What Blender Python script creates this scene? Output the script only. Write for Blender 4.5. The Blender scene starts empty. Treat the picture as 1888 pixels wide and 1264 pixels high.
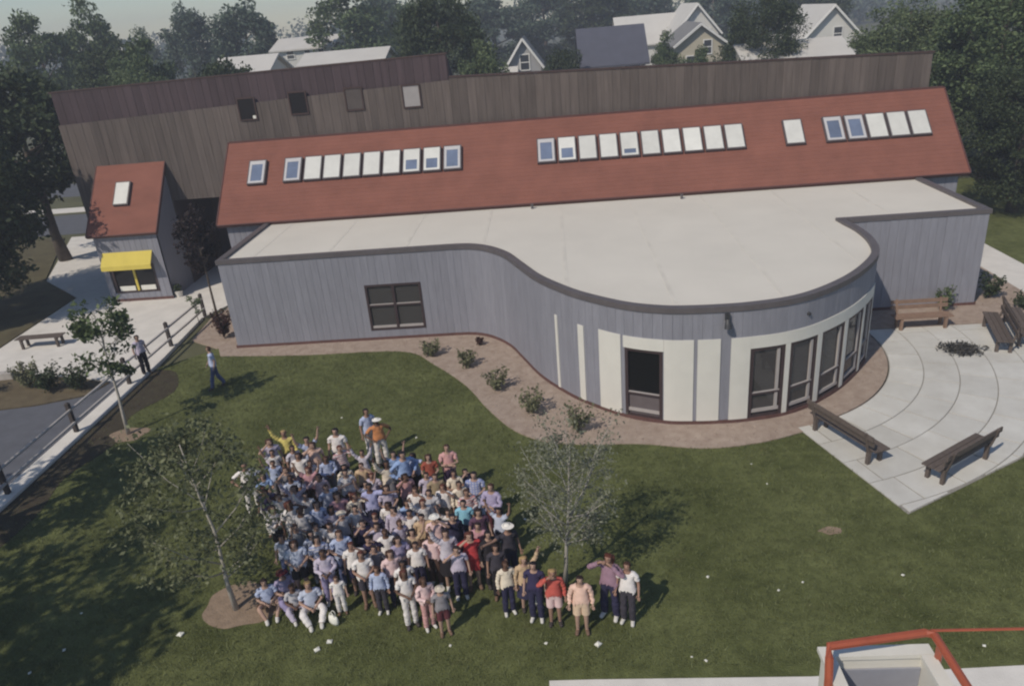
import bpy, bmesh, math, random
import numpy as np
from mathutils import Vector, Matrix
from mathutils.geometry import tessellate_polygon

random.seed(7)
RNG = np.random.default_rng(7)
sc = bpy.context.scene
COL = sc.collection

# ------------------------------------------------------------------ camera
CAM_H = 11.0
PITCH, ROLL, YAW = 0.415, -0.088, -0.075
fw = Vector((math.sin(YAW) * math.cos(PITCH), math.cos(YAW) * math.cos(PITCH), -math.sin(PITCH)))
rt = Vector((math.cos(YAW), -math.sin(YAW), 0))
up = rt.cross(fw)
rt2 = math.cos(ROLL) * rt + math.sin(ROLL) * up
up2 = -math.sin(ROLL) * rt + math.cos(ROLL) * up
cd = bpy.data.cameras.new('camera')
cam = bpy.data.objects.new('camera', cd)
COL.objects.link(cam)
cam.matrix_world = Matrix(((rt2.x, up2.x, -fw.x, 0), (rt2.y, up2.y, -fw.y, 0), (rt2.z, up2.z, -fw.z, CAM_H), (0, 0, 0, 1)))
cd.sensor_width = 36.0
cd.lens = 36.0 * 1375.0 / 1888.0
cd.clip_start = 0.1
cd.clip_end = 3000
sc.camera = cam

# ------------------------------------------------------------------ sky, sun, exposure
SUN_EL = math.radians(46)
SUN_DIR = Vector((0.62, 0.78, 0)).normalized()      # the way shadows fall on the ground
w = bpy.data.worlds.new('World')
sc.world = w
w.use_nodes = True
nt = w.node_tree
for n in list(nt.nodes):
    nt.nodes.remove(n)
wo = nt.nodes.new('ShaderNodeOutputWorld')
bg = nt.nodes.new('ShaderNodeBackground')
sk = nt.nodes.new('ShaderNodeTexSky')
sk.sky_type = 'NISHITA'
sk.sun_disc = False
sk.sun_elevation = SUN_EL
sk.sun_rotation = math.atan2(-SUN_DIR.x, -SUN_DIR.y)
sk.air_density = 1.0
sk.dust_density = 0.25
sk.ozone_density = 1.6
bg.inputs['Strength'].default_value = 0.085
nt.links.new(sk.outputs[0], bg.inputs[0])
nt.links.new(bg.outputs[0], wo.inputs[0])
sl = bpy.data.lights.new('sun', 'SUN')
sl.energy = 3.0
sl.angle = math.radians(0.6)
sl.color = (1.0, 0.905, 0.765)
so = bpy.data.objects.new('sun', sl)
COL.objects.link(so)
d = Vector((SUN_DIR.x * math.cos(SUN_EL), SUN_DIR.y * math.cos(SUN_EL), -math.sin(SUN_EL)))
so.rotation_euler = d.to_track_quat('-Z', 'Y').to_euler()
so.location = (-20, -20, 40)
vs = sc.view_settings
vs.view_transform = 'Standard'
vs.look = 'None'
vs.exposure = 0.07
vs.gamma = 1.0
vs.use_curve_mapping = False
sc.render.engine = 'CYCLES'
sc.cycles.use_denoising = True
sc.cycles.max_bounces = 6
sc.cycles.diffuse_bounces = 3
sc.cycles.transparent_max_bounces = 8
sc.cycles.filter_width = 2.2

# ------------------------------------------------------------------ materials
def lin(r, g, b):
    f = lambda c: c / 12.92 if c <= 0.04045 else ((c + 0.055) / 1.055) ** 2.4
    return tuple(f(v / 255.0) for v in (r, g, b))

MATS = {}
def mat(name, col, rough=0.8, var=0.12, scale=3.0, bump=0.0, bscale=None, rnd=0.0, spec=0.3, stretch=None, col2=None, metal=0.0, detail=5.0):
    """Principled colour + noise mottling (world-free object coords), optional per-object random tint and bump."""
    if name in MATS:
        return MATS[name]
    m = bpy.data.materials.new(name)
    m.use_nodes = True
    t = m.node_tree
    b = t.nodes['Principled BSDF']
    b.inputs['Roughness'].default_value = rough
    b.inputs['Metallic'].default_value = metal
    b.inputs['Specular IOR Level'].default_value = spec
    geo = t.nodes.new('ShaderNodeNewGeometry')
    mp = t.nodes.new('ShaderNodeMapping')
    t.links.new(geo.outputs['Position'], mp.inputs[0])
    mp.inputs['Scale'].default_value = stretch or (1, 1, 1)
    nz = t.nodes.new('ShaderNodeTexNoise')
    nz.inputs['Scale'].default_value = scale
    nz.inputs['Detail'].default_value = detail
    nz.inputs['Roughness'].default_value = 0.65
    t.links.new(mp.outputs[0], nz.inputs['Vector'])
    cr = t.nodes.new('ShaderNodeValToRGB')
    c2 = col2 or tuple(min(1, c * (1 + var)) for c in col)
    c1 = tuple(c * (1 - var) for c in col) if not col2 else col
    cr.color_ramp.elements[0].position = 0.3
    cr.color_ramp.elements[1].position = 0.7
    cr.color_ramp.elements[0].color = (*c1, 1)
    cr.color_ramp.elements[1].color = (*c2, 1)
    t.links.new(nz.outputs['Fac'], cr.inputs[0])
    out = cr.outputs[0]
    if rnd:
        oi = t.nodes.new('ShaderNodeObjectInfo')
        mr = t.nodes.new('ShaderNodeMapRange')
        mr.inputs['To Min'].default_value = 1 - rnd
        mr.inputs['To Max'].default_value = 1 + rnd
        t.links.new(oi.outputs['Random'], mr.inputs['Value'])
        mx = t.nodes.new('ShaderNodeVectorMath')
        mx.operation = 'SCALE'
        t.links.new(out, mx.inputs[0])
        t.links.new(mr.outputs[0], mx.inputs['Scale'])
        out = mx.outputs[0]
    t.links.new(out, b.inputs['Base Color'])
    if bump:
        n2 = t.nodes.new('ShaderNodeTexNoise')
        n2.inputs['Scale'].default_value = bscale or scale * 6
        n2.inputs['Detail'].default_value = 4
        t.links.new(mp.outputs[0], n2.inputs['Vector'])
        bp = t.nodes.new('ShaderNodeBump')
        bp.inputs['Strength'].default_value = bump
        bp.inputs['Distance'].default_value = 0.03
        t.links.new(n2.outputs['Fac'], bp.inputs['Height'])
        t.links.new(bp.outputs[0], b.inputs['Normal'])
    MATS[name] = m
    return m

def leafmat(name, c1, c2, trans=0.25):
    """Leaves: colour varied leaf by leaf (Random Per Island), a little light let through."""
    m = bpy.data.materials.new(name)
    m.use_nodes = True
    t = m.node_tree
    b = t.nodes['Principled BSDF']
    b.inputs['Roughness'].default_value = 0.6
    b.inputs['Specular IOR Level'].default_value = 0.25
    g = t.nodes.new('ShaderNodeNewGeometry')
    cr = t.nodes.new('ShaderNodeValToRGB')
    cr.color_ramp.elements[0].color = (*c1, 1)
    cr.color_ramp.elements[1].color = (*c2, 1)
    t.links.new(g.outputs['Random Per Island'], cr.inputs[0])
    t.links.new(cr.outputs[0], b.inputs['Base Color'])
    tr = t.nodes.new('ShaderNodeBsdfTranslucent')
    t.links.new(cr.outputs[0], tr.inputs[0])
    mx = t.nodes.new('ShaderNodeMixShader')
    mx.inputs[0].default_value = trans
    t.links.new(b.outputs[0], mx.inputs[1])
    t.links.new(tr.outputs[0], mx.inputs[2])
    t.links.new(mx.outputs[0], t.nodes['Material Output'].inputs[0])
    MATS[name] = m
    return m

def glassmat(name, tint, mixv=0.45, rough=0.04):
    m = bpy.data.materials.new(name)
    m.use_nodes = True
    t = m.node_tree
    b = t.nodes['Principled BSDF']
    b.inputs['Base Color'].default_value = (*tint, 1)
    b.inputs['Roughness'].default_value = rough
    b.inputs['Specular IOR Level'].default_value = 0.6
    tr = t.nodes.new('ShaderNodeBsdfTransparent')
    tr.inputs[0].default_value = (0.75, 0.78, 0.8, 1)
    mx = t.nodes.new('ShaderNodeMixShader')
    mx.inputs[0].default_value = mixv
    t.links.new(b.outputs[0], mx.inputs[1])
    t.links.new(tr.outputs[0], mx.inputs[2])
    t.links.new(mx.outputs[0], t.nodes['Material Output'].inputs[0])
    MATS[name] = m
    return m

def grassmat():
    m = bpy.data.materials.new('lawn_grass')
    m.use_nodes = True
    t = m.node_tree
    b = t.nodes['Principled BSDF']
    b.inputs['Roughness'].default_value = 0.95
    b.inputs['Specular IOR Level'].default_value = 0.1
    g = t.nodes.new('ShaderNodeNewGeometry')
    def noise(s, det, rough=0.6):
        n = t.nodes.new('ShaderNodeTexNoise')
        n.inputs['Scale'].default_value = s
        n.inputs['Detail'].default_value = det
        n.inputs['Roughness'].default_value = rough
        t.links.new(g.outputs['Position'], n.inputs['Vector'])
        return n
    def ramp(n, p0, c0, p1, c1):
        r = t.nodes.new('ShaderNodeValToRGB')
        r.color_ramp.elements[0].position = p0
        r.color_ramp.elements[1].position = p1
        r.color_ramp.elements[0].color = (*c0, 1)
        r.color_ramp.elements[1].color = (*c1, 1)
        t.links.new(n.outputs['Fac'], r.inputs[0])
        return r
    big = ramp(noise(0.5, 6, 0.7), 0.36, (0.086, 0.100, 0.036), 0.65, (0.158, 0.176, 0.072))
    fine = ramp(noise(3.2, 9, 0.8), 0.32, (0.62, 0.62, 0.60), 0.70, (1.42, 1.40, 1.34))
    mul = t.nodes.new('ShaderNodeVectorMath')
    mul.operation = 'MULTIPLY'
    t.links.new(big.outputs[0], mul.inputs[0])
    t.links.new(fine.outputs[0], mul.inputs[1])
    dry = ramp(noise(1.1, 7, 0.75), 0.60, (0, 0, 0), 0.76, (0.6, 0.6, 0.6))
    mx = t.nodes.new('ShaderNodeMix')
    mx.data_type = 'RGBA'
    t.links.new(dry.outputs[0], mx.inputs['Factor'])
    t.links.new(mul.outputs[0], mx.inputs['A'])
    mx.inputs['B'].default_value = (0.15, 0.125, 0.07, 1)
    t.links.new(mx.outputs['Result'], b.inputs['Base Color'])
    bp = t.nodes.new('ShaderNodeBump')
    bp.inputs['Strength'].default_value = 0.7
    bp.inputs['Distance'].default_value = 0.085
    t.links.new(noise(30, 5).outputs['Fac'], bp.inputs['Height'])
    t.links.new(bp.outputs[0], b.inputs['Normal'])
    MATS['lawn_grass'] = m
    return m

M_LAWN = grassmat()
M_BLADE = leafmat('grass_blade', (0.090, 0.106, 0.038), (0.180, 0.200, 0.085), 0.2)
M_EARTH = mat('earth_ground', (0.10, 0.10, 0.055), 0.95, 0.3, 0.25)
M_MULCH = mat('mulch', (0.31, 0.235, 0.19), 0.95, 0.35, 3, bump=0.8, bscale=45, col2=(0.44, 0.355, 0.295), detail=9)
M_CHIP = leafmat('wood_chip', (0.26, 0.19, 0.15), (0.50, 0.41, 0.345), 0.0)
M_CONC = mat('concrete', (0.68, 0.65, 0.61), 0.9, 0.09, 1.3, bump=0.25, bscale=40)
M_SLAB = mat('patio_concrete', (0.50, 0.485, 0.45), 0.9, 0.1, 1.1, bump=0.3, bscale=35, rnd=0.07, col2=(0.62, 0.61, 0.575), detail=9)
M_JOINT = mat('joint_sand', (0.27, 0.255, 0.23), 0.95, 0.15, 8)
M_ASPH = mat('asphalt', (0.115, 0.12, 0.14), 0.9, 0.14, 2.0, bump=0.3, bscale=60)
M_DIRT = mat('bare_dirt', (0.27, 0.20, 0.145), 0.95, 0.2, 5, bump=0.6, bscale=25)
M_ROOFW = mat('white_roof_membrane', (0.65, 0.615, 0.55), 0.85, 0.05, 0.4, bump=0.1, bscale=20, detail=8)
M_BOARD = mat('grey_stained_board', (0.248, 0.250, 0.290), 0.85, 0.10, 2.5, bump=0.3, bscale=30, rnd=0.045, stretch=(4, 4, 0.5))
M_BACK = mat('wall_backing', (0.10, 0.10, 0.115), 0.9, 0.1, 3)
M_GREYW = mat('grey_wall', (0.248, 0.250, 0.290), 0.85, 0.08, 2.5, rnd=0.05, stretch=(4, 4, 0.5))
M_COPING = mat('dark_coping_metal', (0.115, 0.103, 0.108), 0.5, 0.12, 3, spec=0.4)
M_BASE = mat('red_brown_base_course', (0.12, 0.062, 0.055), 0.85, 0.2, 5)
M_WHITEP = mat('white_panel_paint', (0.66, 0.645, 0.60), 0.6, 0.04, 2.0, rnd=0.02)
M_RED = mat('red_roof_shingle', (0.220, 0.088, 0.064), 0.85, 0.13, 0.7, bump=0.35, bscale=9, stretch=(1, 1, 3.0), detail=7)
M_REDTRIM = mat('roof_edge_trim', (0.11, 0.050, 0.045), 0.7, 0.1, 3)
M_FRAME = mat('dark_window_frame', (0.055, 0.038, 0.040), 0.5, 0.1, 5)
M_SKYF = mat('skylight_frame_metal', (0.11, 0.095, 0.10), 0.45, 0.1, 5)
M_ACRYL = mat('white_acrylic', (0.66, 0.655, 0.62), 0.25, 0.07, 2, rnd=0.10, spec=0.5)
M_BLUEG = mat('blue_glazing', (0.15, 0.185, 0.27), 0.12, 0.15, 1.5, rnd=0.15, spec=0.8)
M_SKYRIM = mat('skylight_inner_rim', (0.50, 0.49, 0.50), 0.5, 0.05, 3)
M_GLASS = glassmat('dark_window_glass', (0.012, 0.012, 0.014), 0.4)
M_GLASS2 = glassmat('grey_window_glass', (0.09, 0.085, 0.085), 0.35)
M_PANEL = mat('grey_lower_panel', (0.13, 0.11, 0.115), 0.6, 0.1, 4)
M_BAR = mat('pale_rail', (0.40, 0.37, 0.36), 0.6, 0.06, 4)
M_PLANK = mat('weathered_brown_plank', (0.122, 0.100, 0.090), 0.9, 0.22, 1.6, bump=0.3, bscale=25, rnd=0.16, stretch=(5, 5, 0.35))
M_PLANKD = mat('dark_brown_plank', (0.078, 0.056, 0.062), 0.9, 0.18, 1.6, bump=0.3, bscale=25, rnd=0.16, stretch=(5, 5, 0.35))
M_PLANKT = mat('brown_cap_board', (0.07, 0.045, 0.042), 0.85, 0.15, 3)
M_INT = mat('interior_floor', (0.12, 0.10, 0.09), 0.8, 0.1, 2)
M_YELLOW = mat('yellow_awning_fabric', (0.64, 0.52, 0.11), 0.8, 0.06, 2)
M_BENCH = mat('weathered_bench_wood', (0.115, 0.092, 0.080), 0.8, 0.2, 6, rnd=0.12, stretch=(2, 2, 2))
M_BENCHO = mat('tan_bench_wood', (0.25, 0.165, 0.12), 0.75, 0.15, 6, rnd=0.1)
M_FENCE = mat('silvered_fence_wood', (0.46, 0.43, 0.41), 0.85, 0.15, 5, rnd=0.1)
M_POST = mat('dark_fence_post', (0.060, 0.050, 0.048), 0.85, 0.15, 6)
M_BARK = mat('grey_brown_bark', (0.11, 0.088, 0.072), 0.95, 0.3, 6, bump=0.6, bscale=18)
M_BARKP = mat('pale_sapling_bark', (0.40, 0.37, 0.33), 0.9, 0.15, 8)
M_BARKR = mat('mid_grey_bark', (0.36, 0.34, 0.31), 0.9, 0.15, 8)
M_ORANGE = mat('orange_red_rail_paint', (0.34, 0.085, 0.045), 0.45, 0.10, 6, spec=0.45)
M_BASKET = mat('white_fibreglass', (0.68, 0.66, 0.60), 0.4, 0.05, 3)
M_BASKIN = mat('grey_basket_liner', (0.30, 0.31, 0.36), 0.6, 0.1, 3)
M_STEEL = mat('dark_steel', (0.06, 0.06, 0.065), 0.5, 0.1, 5, metal=0.3)
M_PAPER = mat('white_paper', (0.75, 0.74, 0.68), 0.8, 0.05, 10)
L_DARK = leafmat('leaf_dark_green', (0.024, 0.038, 0.018), (0.082, 0.108, 0.050))
L_MID = leafmat('leaf_mid_green', (0.048, 0.078, 0.034), (0.150, 0.196, 0.088))
L_LIGHT = leafmat('leaf_light_green', (0.065, 0.092, 0.042), (0.180, 0.225, 0.110))
L_BLUE = leafmat('leaf_blue_green', (0.046, 0.074, 0.052), (0.135, 0.180, 0.124))
L_SAP = leafmat('leaf_sapling', (0.080, 0.095, 0.046), (0.205, 0.22, 0.125))
L_GREY = leafmat('leaf_grey_green', (0.125, 0.138, 0.095), (0.265, 0.275, 0.205))
L_SAGE = leafmat('leaf_sage', (0.105, 0.115, 0.060), (0.25, 0.25, 0.15))
L_RUST = leafmat('leaf_rust', (0.040, 0.018, 0.014), (0.10, 0.045, 0.035))
L_FLECK = leafmat('dark_fleck', (0.03, 0.03, 0.03), (0.09, 0.085, 0.08), 0.0)

# ------------------------------------------------------------------ helpers
def link(name, me, parent=None, loc=None, rot=None, scale=None):
    o = bpy.data.objects.new(name, me)
    COL.objects.link(o)
    if parent is not None:
        o.parent = parent
    if loc is not None:
        o.location = loc
    if rot is not None:
        o.rotation_euler = rot
    if scale is not None:
        o.scale = scale
    return o

def tag(o, label=None, cat=None, group=None, kind=None):
    for k, v in (('label', label), ('category', cat), ('group', group), ('kind', kind)):
        if v:
            o[k] = v
    return o

def empty(name, loc=(0, 0, 0), rz=0.0, parent=None):
    o = link(name, None, parent, loc, (0, 0, rz))
    o.empty_display_size = 0.2
    return o

def mesh(name, verts, faces, m=None, smooth=False):
    me = bpy.data.meshes.new(name)
    me.from_pydata([tuple(v) for v in verts], [], faces)
    me.update()
    if m is not None:
        me.materials.append(m)
    if smooth:
        me.polygons.foreach_set('use_smooth', [True] * len(me.polygons))
    return me

class MB:
    """Collects shapes into ONE mesh object."""
    def __init__(s):
        s.v = []
        s.f = []
    def add(s, vs, fs):
        n = len(s.v)
        s.v += [tuple(p) for p in vs]
        s.f += [tuple(i + n for i in f) for f in fs]
        return s
    def box(s, x0, x1, y0, y1, z0, z1, M=None):
        vs = [Vector((x, y, z)) for z in (z0, z1) for y in (y0, y1) for x in (x0, x1)]
        if M is not None:
            vs = [M @ p for p in vs]
        return s.add(vs, [(0, 2, 3, 1), (4, 5, 7, 6), (0, 1, 5, 4), (2, 6, 7, 3), (0, 4, 6, 2), (1, 3, 7, 5)])
    def tube(s, pts, rad, n=8, cap=True):
        pts = [Vector(p) for p in pts]
        if not isinstance(rad, (list, tuple)):
            rad = [rad] * len(pts)
        rings = []
        ref = None
        for i, p in enumerate(pts):
            a = pts[max(0, i - 1)]
            b = pts[min(len(pts) - 1, i + 1)]
            t = (b - a).normalized()
            if ref is None:
                ref = t.orthogonal().normalized()
            u = (ref - t * ref.dot(t))
            u = u.normalized() if u.length > 1e-6 else t.orthogonal().normalized()
            ref = u
            v = t.cross(u)
            rings.append([p + rad[i] * (math.cos(k * 2 * math.pi / n) * u + math.sin(k * 2 * math.pi / n) * v) for k in range(n)])
        vs = [q for r in rings for q in r]
        fs = []
        for i in range(len(pts) - 1):
            for k in range(n):
                k2 = (k + 1) % n
                fs.append((i * n + k, i * n + k2, (i + 1) * n + k2, (i + 1) * n + k))
        if cap:
            fs.append(tuple(range(n - 1, -1, -1)))
            fs.append(tuple(range((len(pts) - 1) * n, len(pts) * n)))
        return s.add(vs, fs)
    def prism(s, poly, z0, z1, bottom=True):
        """vertical prism over a (possibly concave) 2-D polygon, counter-clockwise"""
        n = len(poly)
        tris = tessellate_polygon([[Vector((p[0], p[1], 0)) for p in poly]])
        vs = [(p[0], p[1], z1) for p in poly] + [(p[0], p[1], z0) for p in poly]
        fs = []
        for t in tris:
            a, b, c = (Vector((poly[i][0], poly[i][1])) for i in t)
            t = tuple(t) if (b - a).cross(c - a) > 0 else tuple(reversed(t))
            fs.append(t)
            if bottom:
                fs.append(tuple(i + n for i in reversed(t)))
        for i in range(n):
            j = (i + 1) % n
            fs.append((i + n, j + n, j, i))
        return s.add(vs, fs)
    def build(s, name, m, parent=None, smooth=False, loc=None, rot=None, scale=None):
        return link(name, mesh(name, s.v, s.f, m, smooth), parent, loc, rot, scale)

def area2(poly):
    return sum(poly[i][0] * poly[(i + 1) % len(poly)][1] - poly[(i + 1) % len(poly)][0] * poly[i][1] for i in range(len(poly)))

def ccw(poly):
    return poly if area2(poly) > 0 else poly[::-1]

def quads_mesh(name, V, m):
    """V: (n,4,3) array -> mesh of n separate quads"""
    n = len(V)
    me = bpy.data.meshes.new(name)
    me.vertices.add(n * 4)
    me.vertices.foreach_set('co', V.reshape(-1).astype(np.float32))
    me.loops.add(n * 4)
    me.loops.foreach_set('vertex_index', np.arange(n * 4, dtype=np.int32))
    me.polygons.add(n)
    me.polygons.foreach_set('loop_start', np.arange(0, n * 4, 4, dtype=np.int32))
    me.polygons.foreach_set('loop_total', np.full(n, 4, dtype=np.int32))
    me.update()
    me.validate()
    me.materials.append(m)
    return me

def leaf_quads(C, size, rng, upbias=0.35, aspect=0.55):
    """C: (n,3) leaf centres -> (n,4,3) diamond-shaped leaves of varied size and tilt"""
    n = len(C)
    N = rng.normal(size=(n, 3))
    N[:, 2] += upbias
    N /= np.linalg.norm(N, axis=1)[:, None]
    A = np.cross(N, rng.normal(size=(n, 3)))
    A /= np.linalg.norm(A, axis=1)[:, None] + 1e-9
    B = np.cross(N, A)
    s = (size * rng.uniform(0.55, 1.35, n))[:, None]
    fold = N * s * 0.18
    return np.stack([C - A * s, C - B * s * aspect + fold, C + A * s, C + B * s * aspect + fold], axis=1)

def sheet(name, poly, z, m, kind='structure', thick=0.05, parent=None):
    b = MB().prism(ccw(poly), z - thick, z)
    o = b.build(name, m, parent)
    if kind:
        o['kind'] = kind
    return o

def inside(poly, X, Y):
    r = np.zeros(len(X), bool)
    n = len(poly)
    for i in range(n):
        x1, y1 = poly[i]
        x2, y2 = poly[(i + 1) % n]
        c = ((y1 > Y) != (y2 > Y)) & (X < (x2 - x1) * (Y - y1) / (y2 - y1 + 1e-12) + x1)
        r ^= c
    return r

def catmull(pts, n=8):
    out = []
    P = [Vector(p) for p in pts]
    for i in range(len(P) - 1):
        p0 = P[max(0, i - 1)]
        p1, p2 = P[i], P[i + 1]
        p3 = P[min(len(P) - 1, i + 2)]
        for k in range(n):
            t = k / n
            out.append(0.5 * ((2 * p1) + (-p0 + p2) * t + (2 * p0 - 5 * p1 + 4 * p2 - p3) * t * t + (-p0 + 3 * p1 - 3 * p2 + p3) * t ** 3))
    out.append(P[-1])
    return out

# ================================================================== the setting
sheet('ground', [(-400, -60), (400, -60), (400, 900), (-400, 900)], -0.06, M_EARTH, thick=0.5)

WALL_FRONT = [(-12.56, 25.9), (-4.0, 25.9), (-3.2, 25.8), (-2.5, 25.35), (-1.85, 24.5), (-1.35, 23.35), (-0.75, 21.95), (-0.08, 20.88),
              (0.6, 20.03), (1.7, 19.08), (2.7, 18.62), (3.5, 18.49), (4.3, 18.46), (5.0, 18.5), (6.0, 18.70), (6.95, 19.17), (8.1, 20.1),
              (9.05, 21.2), (9.65, 22.2), (9.97, 23.4), (10.05, 24.6), (9.97, 25.4), (9.93, 25.9)]
curve = [Vector(WALL_FRONT[0])] + catmull(WALL_FRONT[1:], 8)
BULGE = [(v.x, v.y) for v in curve]
FOOT = [(-12.56, 31.35)] + BULGE + [(14.88, 25.9), (14.88, 31.35)]

LAWN_EDGE = [(-13.0, 25.2), (-9.66, 24.86), (-5.94, 24.69), (-4.56, 23.41), (-3.24, 21.61), (-2.41, 19.96), (-1.53, 18.59),
             (-0.59, 17.91), (0.6, 17.66), (1.94, 17.58), (3.6, 17.2), (5.07, 17.35), (6.33, 17.78)]
edge = [(v.x, v.y) for v in catmull(LAWN_EDGE, 5)]
LAWN = [(-15.15, -8), (16, -8), (16, 15.0), (11.11, 16.1), (7.51, 14.1), (6.33, 17.78)] + edge[::-1][1:] + [(-13.4, 26.0), (-15.15, 24.4)]
lawn = sheet('lawn', LAWN, 0.0, M_LAWN)
sheet('lawn', [(16, -8), (30, -8), (30, 45), (18.9, 45), (18.9, 24.0), (15.6, 21.2), (11.11, 16.1), (16, 15.0)], -0.004, M_LAWN)

PC = (4.9, 23.4)                                   # centre of the round patio paving
arc = lambda r, a0, a1, n: [(PC[0] + r * math.cos(math.radians(a0 + (a1 - a0) * i / n)), PC[1] + r * math.sin(math.radians(a0 + (a1 - a0) * i / n))) for i in range(n + 1)]
MULCH = edge + [(6.75, 18.12)] + arc(5.52, -66, 3, 16) + [(10.6, 24.25), (17.15, 24.25), (17.15, 31.6), (-14.6, 31.6), (-15.1, 29.4), (-14.9, 27.0), (-13.4, 26.0)]
mulch = sheet('mulch_bed', MULCH, 0.03, M_MULCH, thick=0.09)

# wood chips lying on the mulch
n = 26000
X = RNG.uniform(-15, 17, n); Y = RNG.uniform(17, 31, n)
k = inside(MULCH, X, Y) & ~inside(FOOT, X, Y)
C = np.stack([X[k], Y[k], RNG.uniform(0.032, 0.055, k.sum())], 1)
chips = link('wood_chips', quads_mesh('wood_chips', leaf_quads(C, 0.026, RNG, 1.6, 0.4), M_CHIP))
tag(chips, 'tan and brown wood chips strewn over the planting bed', 'wood chips', kind='stuff')

# ------------------------------------------------------------------ patio of curved concrete slabs
def clip(poly, a, b):
    """keep what lies left of the line a->b"""
    out = []
    side = lambda p: (b[0] - a[0]) * (p[1] - a[1]) - (b[1] - a[1]) * (p[0] - a[0])
    for i in range(len(poly)):
        p, q = poly[i], poly[(i + 1) % len(poly)]
        sp, sq = side(p), side(q)
        if sp >= 0:
            out.append(p)
        if (sp > 0) != (sq > 0) and abs(sp - sq) > 1e-9:
            t = sp / (sp - sq)
            out.append((p[0] + t * (q[0] - p[0]), p[1] + t * (q[1] - p[1])))
    return out
PATIO = [(6.33, 17.78), (7.51, 14.1), (11.11, 16.1), (15.6, 21.2), (15.6, 24.2), (10.6, 24.2)] + arc(5.55, 3, -66, 16)
patio = sheet('patio', PATIO, 0.012, M_JOINT, thick=0.07)
tag(patio, kind='structure')
LINES = [((6.36, 17.72), (7.51, 14.13)), ((7.51, 14.13), (11.09, 16.13)), ((11.09, 16.13), (15.55, 21.22)), ((15.55, 21.22), (15.55, 24.17)), ((15.55, 24.17), (10.0, 24.17))]
radii = [5.56, 6.5, 7.45, 8.4, 9.35, 10.3, 11.3, 12.3]
for i in range(len(radii) - 1):
    step = 10.0 if i < 3 else 8.0
    a = -82.0 + (i % 2) * step * 0.5
    while a < 14:
        gap = 0.014
        r0, r1 = radii[i] + gap, radii[i + 1] - gap
        da = math.degrees(gap * 1.5 / r0)
        poly = arc(r1, a + da, a + step - da, 4) + arc(r0, a + da, a + step - da, 4)[::-1]
        poly = ccw(poly)
        for (p, q) in LINES:
            if len(poly) >= 3:
                poly = clip(poly, p, q)
        if len(poly) >= 3 and abs(area2(poly)) > 0.05:
            z = 0.034 + random.uniform(-0.003, 0.003)
            MB().prism(ccw(poly), -0.03, z).build('slab', M_SLAB, patio)
        a += step

# ------------------------------------------------------------------ left side: plaza, drive, beds, fence
sheet('plaza', [(-23.2, 24.4), (-20.6, 24.7), (-17.5, 23.9), (-16.3, 23.5), (-15.55, 24.6), (-15.55, 29.6), (-14.7, 31.6), (-14.7, 38.5), (-20.0, 38.5), (-22.0, 36.0), (-24.0, 36.6), (-28.5, 46.0),
                (-31.5, 46.0), (-27.2, 36.6), (-23.6, 33.4)], 0.004, M_CONC)
sheet('driveway', [(-40, 6), (-15.75, 6), (-15.75, 24.0), (-16.4, 24.0), (-16.6, 22.5), (-18.2, 21.9), (-22, 21.3), (-40, 19.5)], -0.012, M_ASPH)
sheet('street', [(-80, 47), (-23.5, 47), (-23.5, 53), (-80, 53)], -0.02, M_ASPH)
sheet('sidewalk', [(-80, 54), (-23.5, 54), (-23.5, 55.6), (-80, 55.6)], -0.012, M_CONC)
sheet('street', [(-80, 62), (-30, 60), (-30, 66), (-80, 68)], -0.02, M_ASPH)
sheet('planting_bed', [(-30, 20.6), (-22, 21.35), (-18.2, 21.95), (-16.65, 22.55), (-16.4, 23.4), (-17.6, 23.85), (-20.6, 24.6), (-23.3, 24.35), (-30, 23.6)], 0.02,
      mat('brown_bank', (0.10, 0.078, 0.048), 0.95, 0.3, 2.2, bump=0.9, bscale=20, col2=(0.155, 0.125, 0.078)))
sheet('grass_bank', [(-45, 23.4), (-23.3, 24.4), (-23.7, 33.4), (-27.3, 36.6), (-32, 46), (-60, 46)], 0.006,
      mat('brown_grass', (0.075, 0.062, 0.035), 0.95, 0.3, 1.2, bump=0.8, bscale=20, col2=(0.13, 0.115, 0.062)))
kerb = sheet('kerb', [(-15.72, 6), (-15.18, 6), (-15.18, 24.3), (-15.50, 29.4), (-15.72, 29.4)], 0.075, M_CONC, thick=0.16)
sheet('path', [(17.2, 20.0), (18.85, 20.0), (18.85, 48), (17.2, 48)], 0.006, M_CONC)
sheet('path', [(-0.6, -8), (14, -8), (14, 9.95), (7.6, 9.86), (4.0, 9.74), (0.2, 9.80), (-0.6, 9.80)], 0.008, M_CONC)
def blob(cx, cy, rx, ry, seed, n=14):
    r = random.Random(seed)
    k = [r.uniform(0.8, 1.12) for i in range(n)]
    P = [(cx + rx * math.cos(i * 2 * math.pi / n) * k[i], cy + ry * math.sin(i * 2 * math.pi / n) * k[i]) for i in range(n)]
    return [(v.x, v.y) for v in catmull(P + P[:1], 4)][:-1]
RINGS = [(-13.62, 19.55, 0.62, 0.45, 1), (-7.05, 11.98, 0.92, 0.70, 2), (5.65, 13.65, 0.26, 0.13, 3)]
for r in RINGS:
    sheet('dirt_patch', blob(*r), 0.012, M_DIRT, thick=0.03)
SOIL_SHADE = [(v.x, v.y) for v in catmull([(-15.15, 11.0), (-14.4, 13.0), (-14.0, 15.4), (-14.3, 17.2), (-13.8, 19.0), (-14.2, 20.8), (-13.5, 22.4), (-14.2, 24.0), (-15.15, 24.3)], 4)]
sheet('shaded_soil_strip', SOIL_SHADE, 0.008, mat('soil_painted_shade', (0.040, 0.030, 0.021), 0.95, 0.3, 2.5, bump=0.8, bscale=22, col2=(0.065, 0.056, 0.034)), thick=0.03)  # soil along the fence, with the shade there painted into its dark colour

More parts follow.
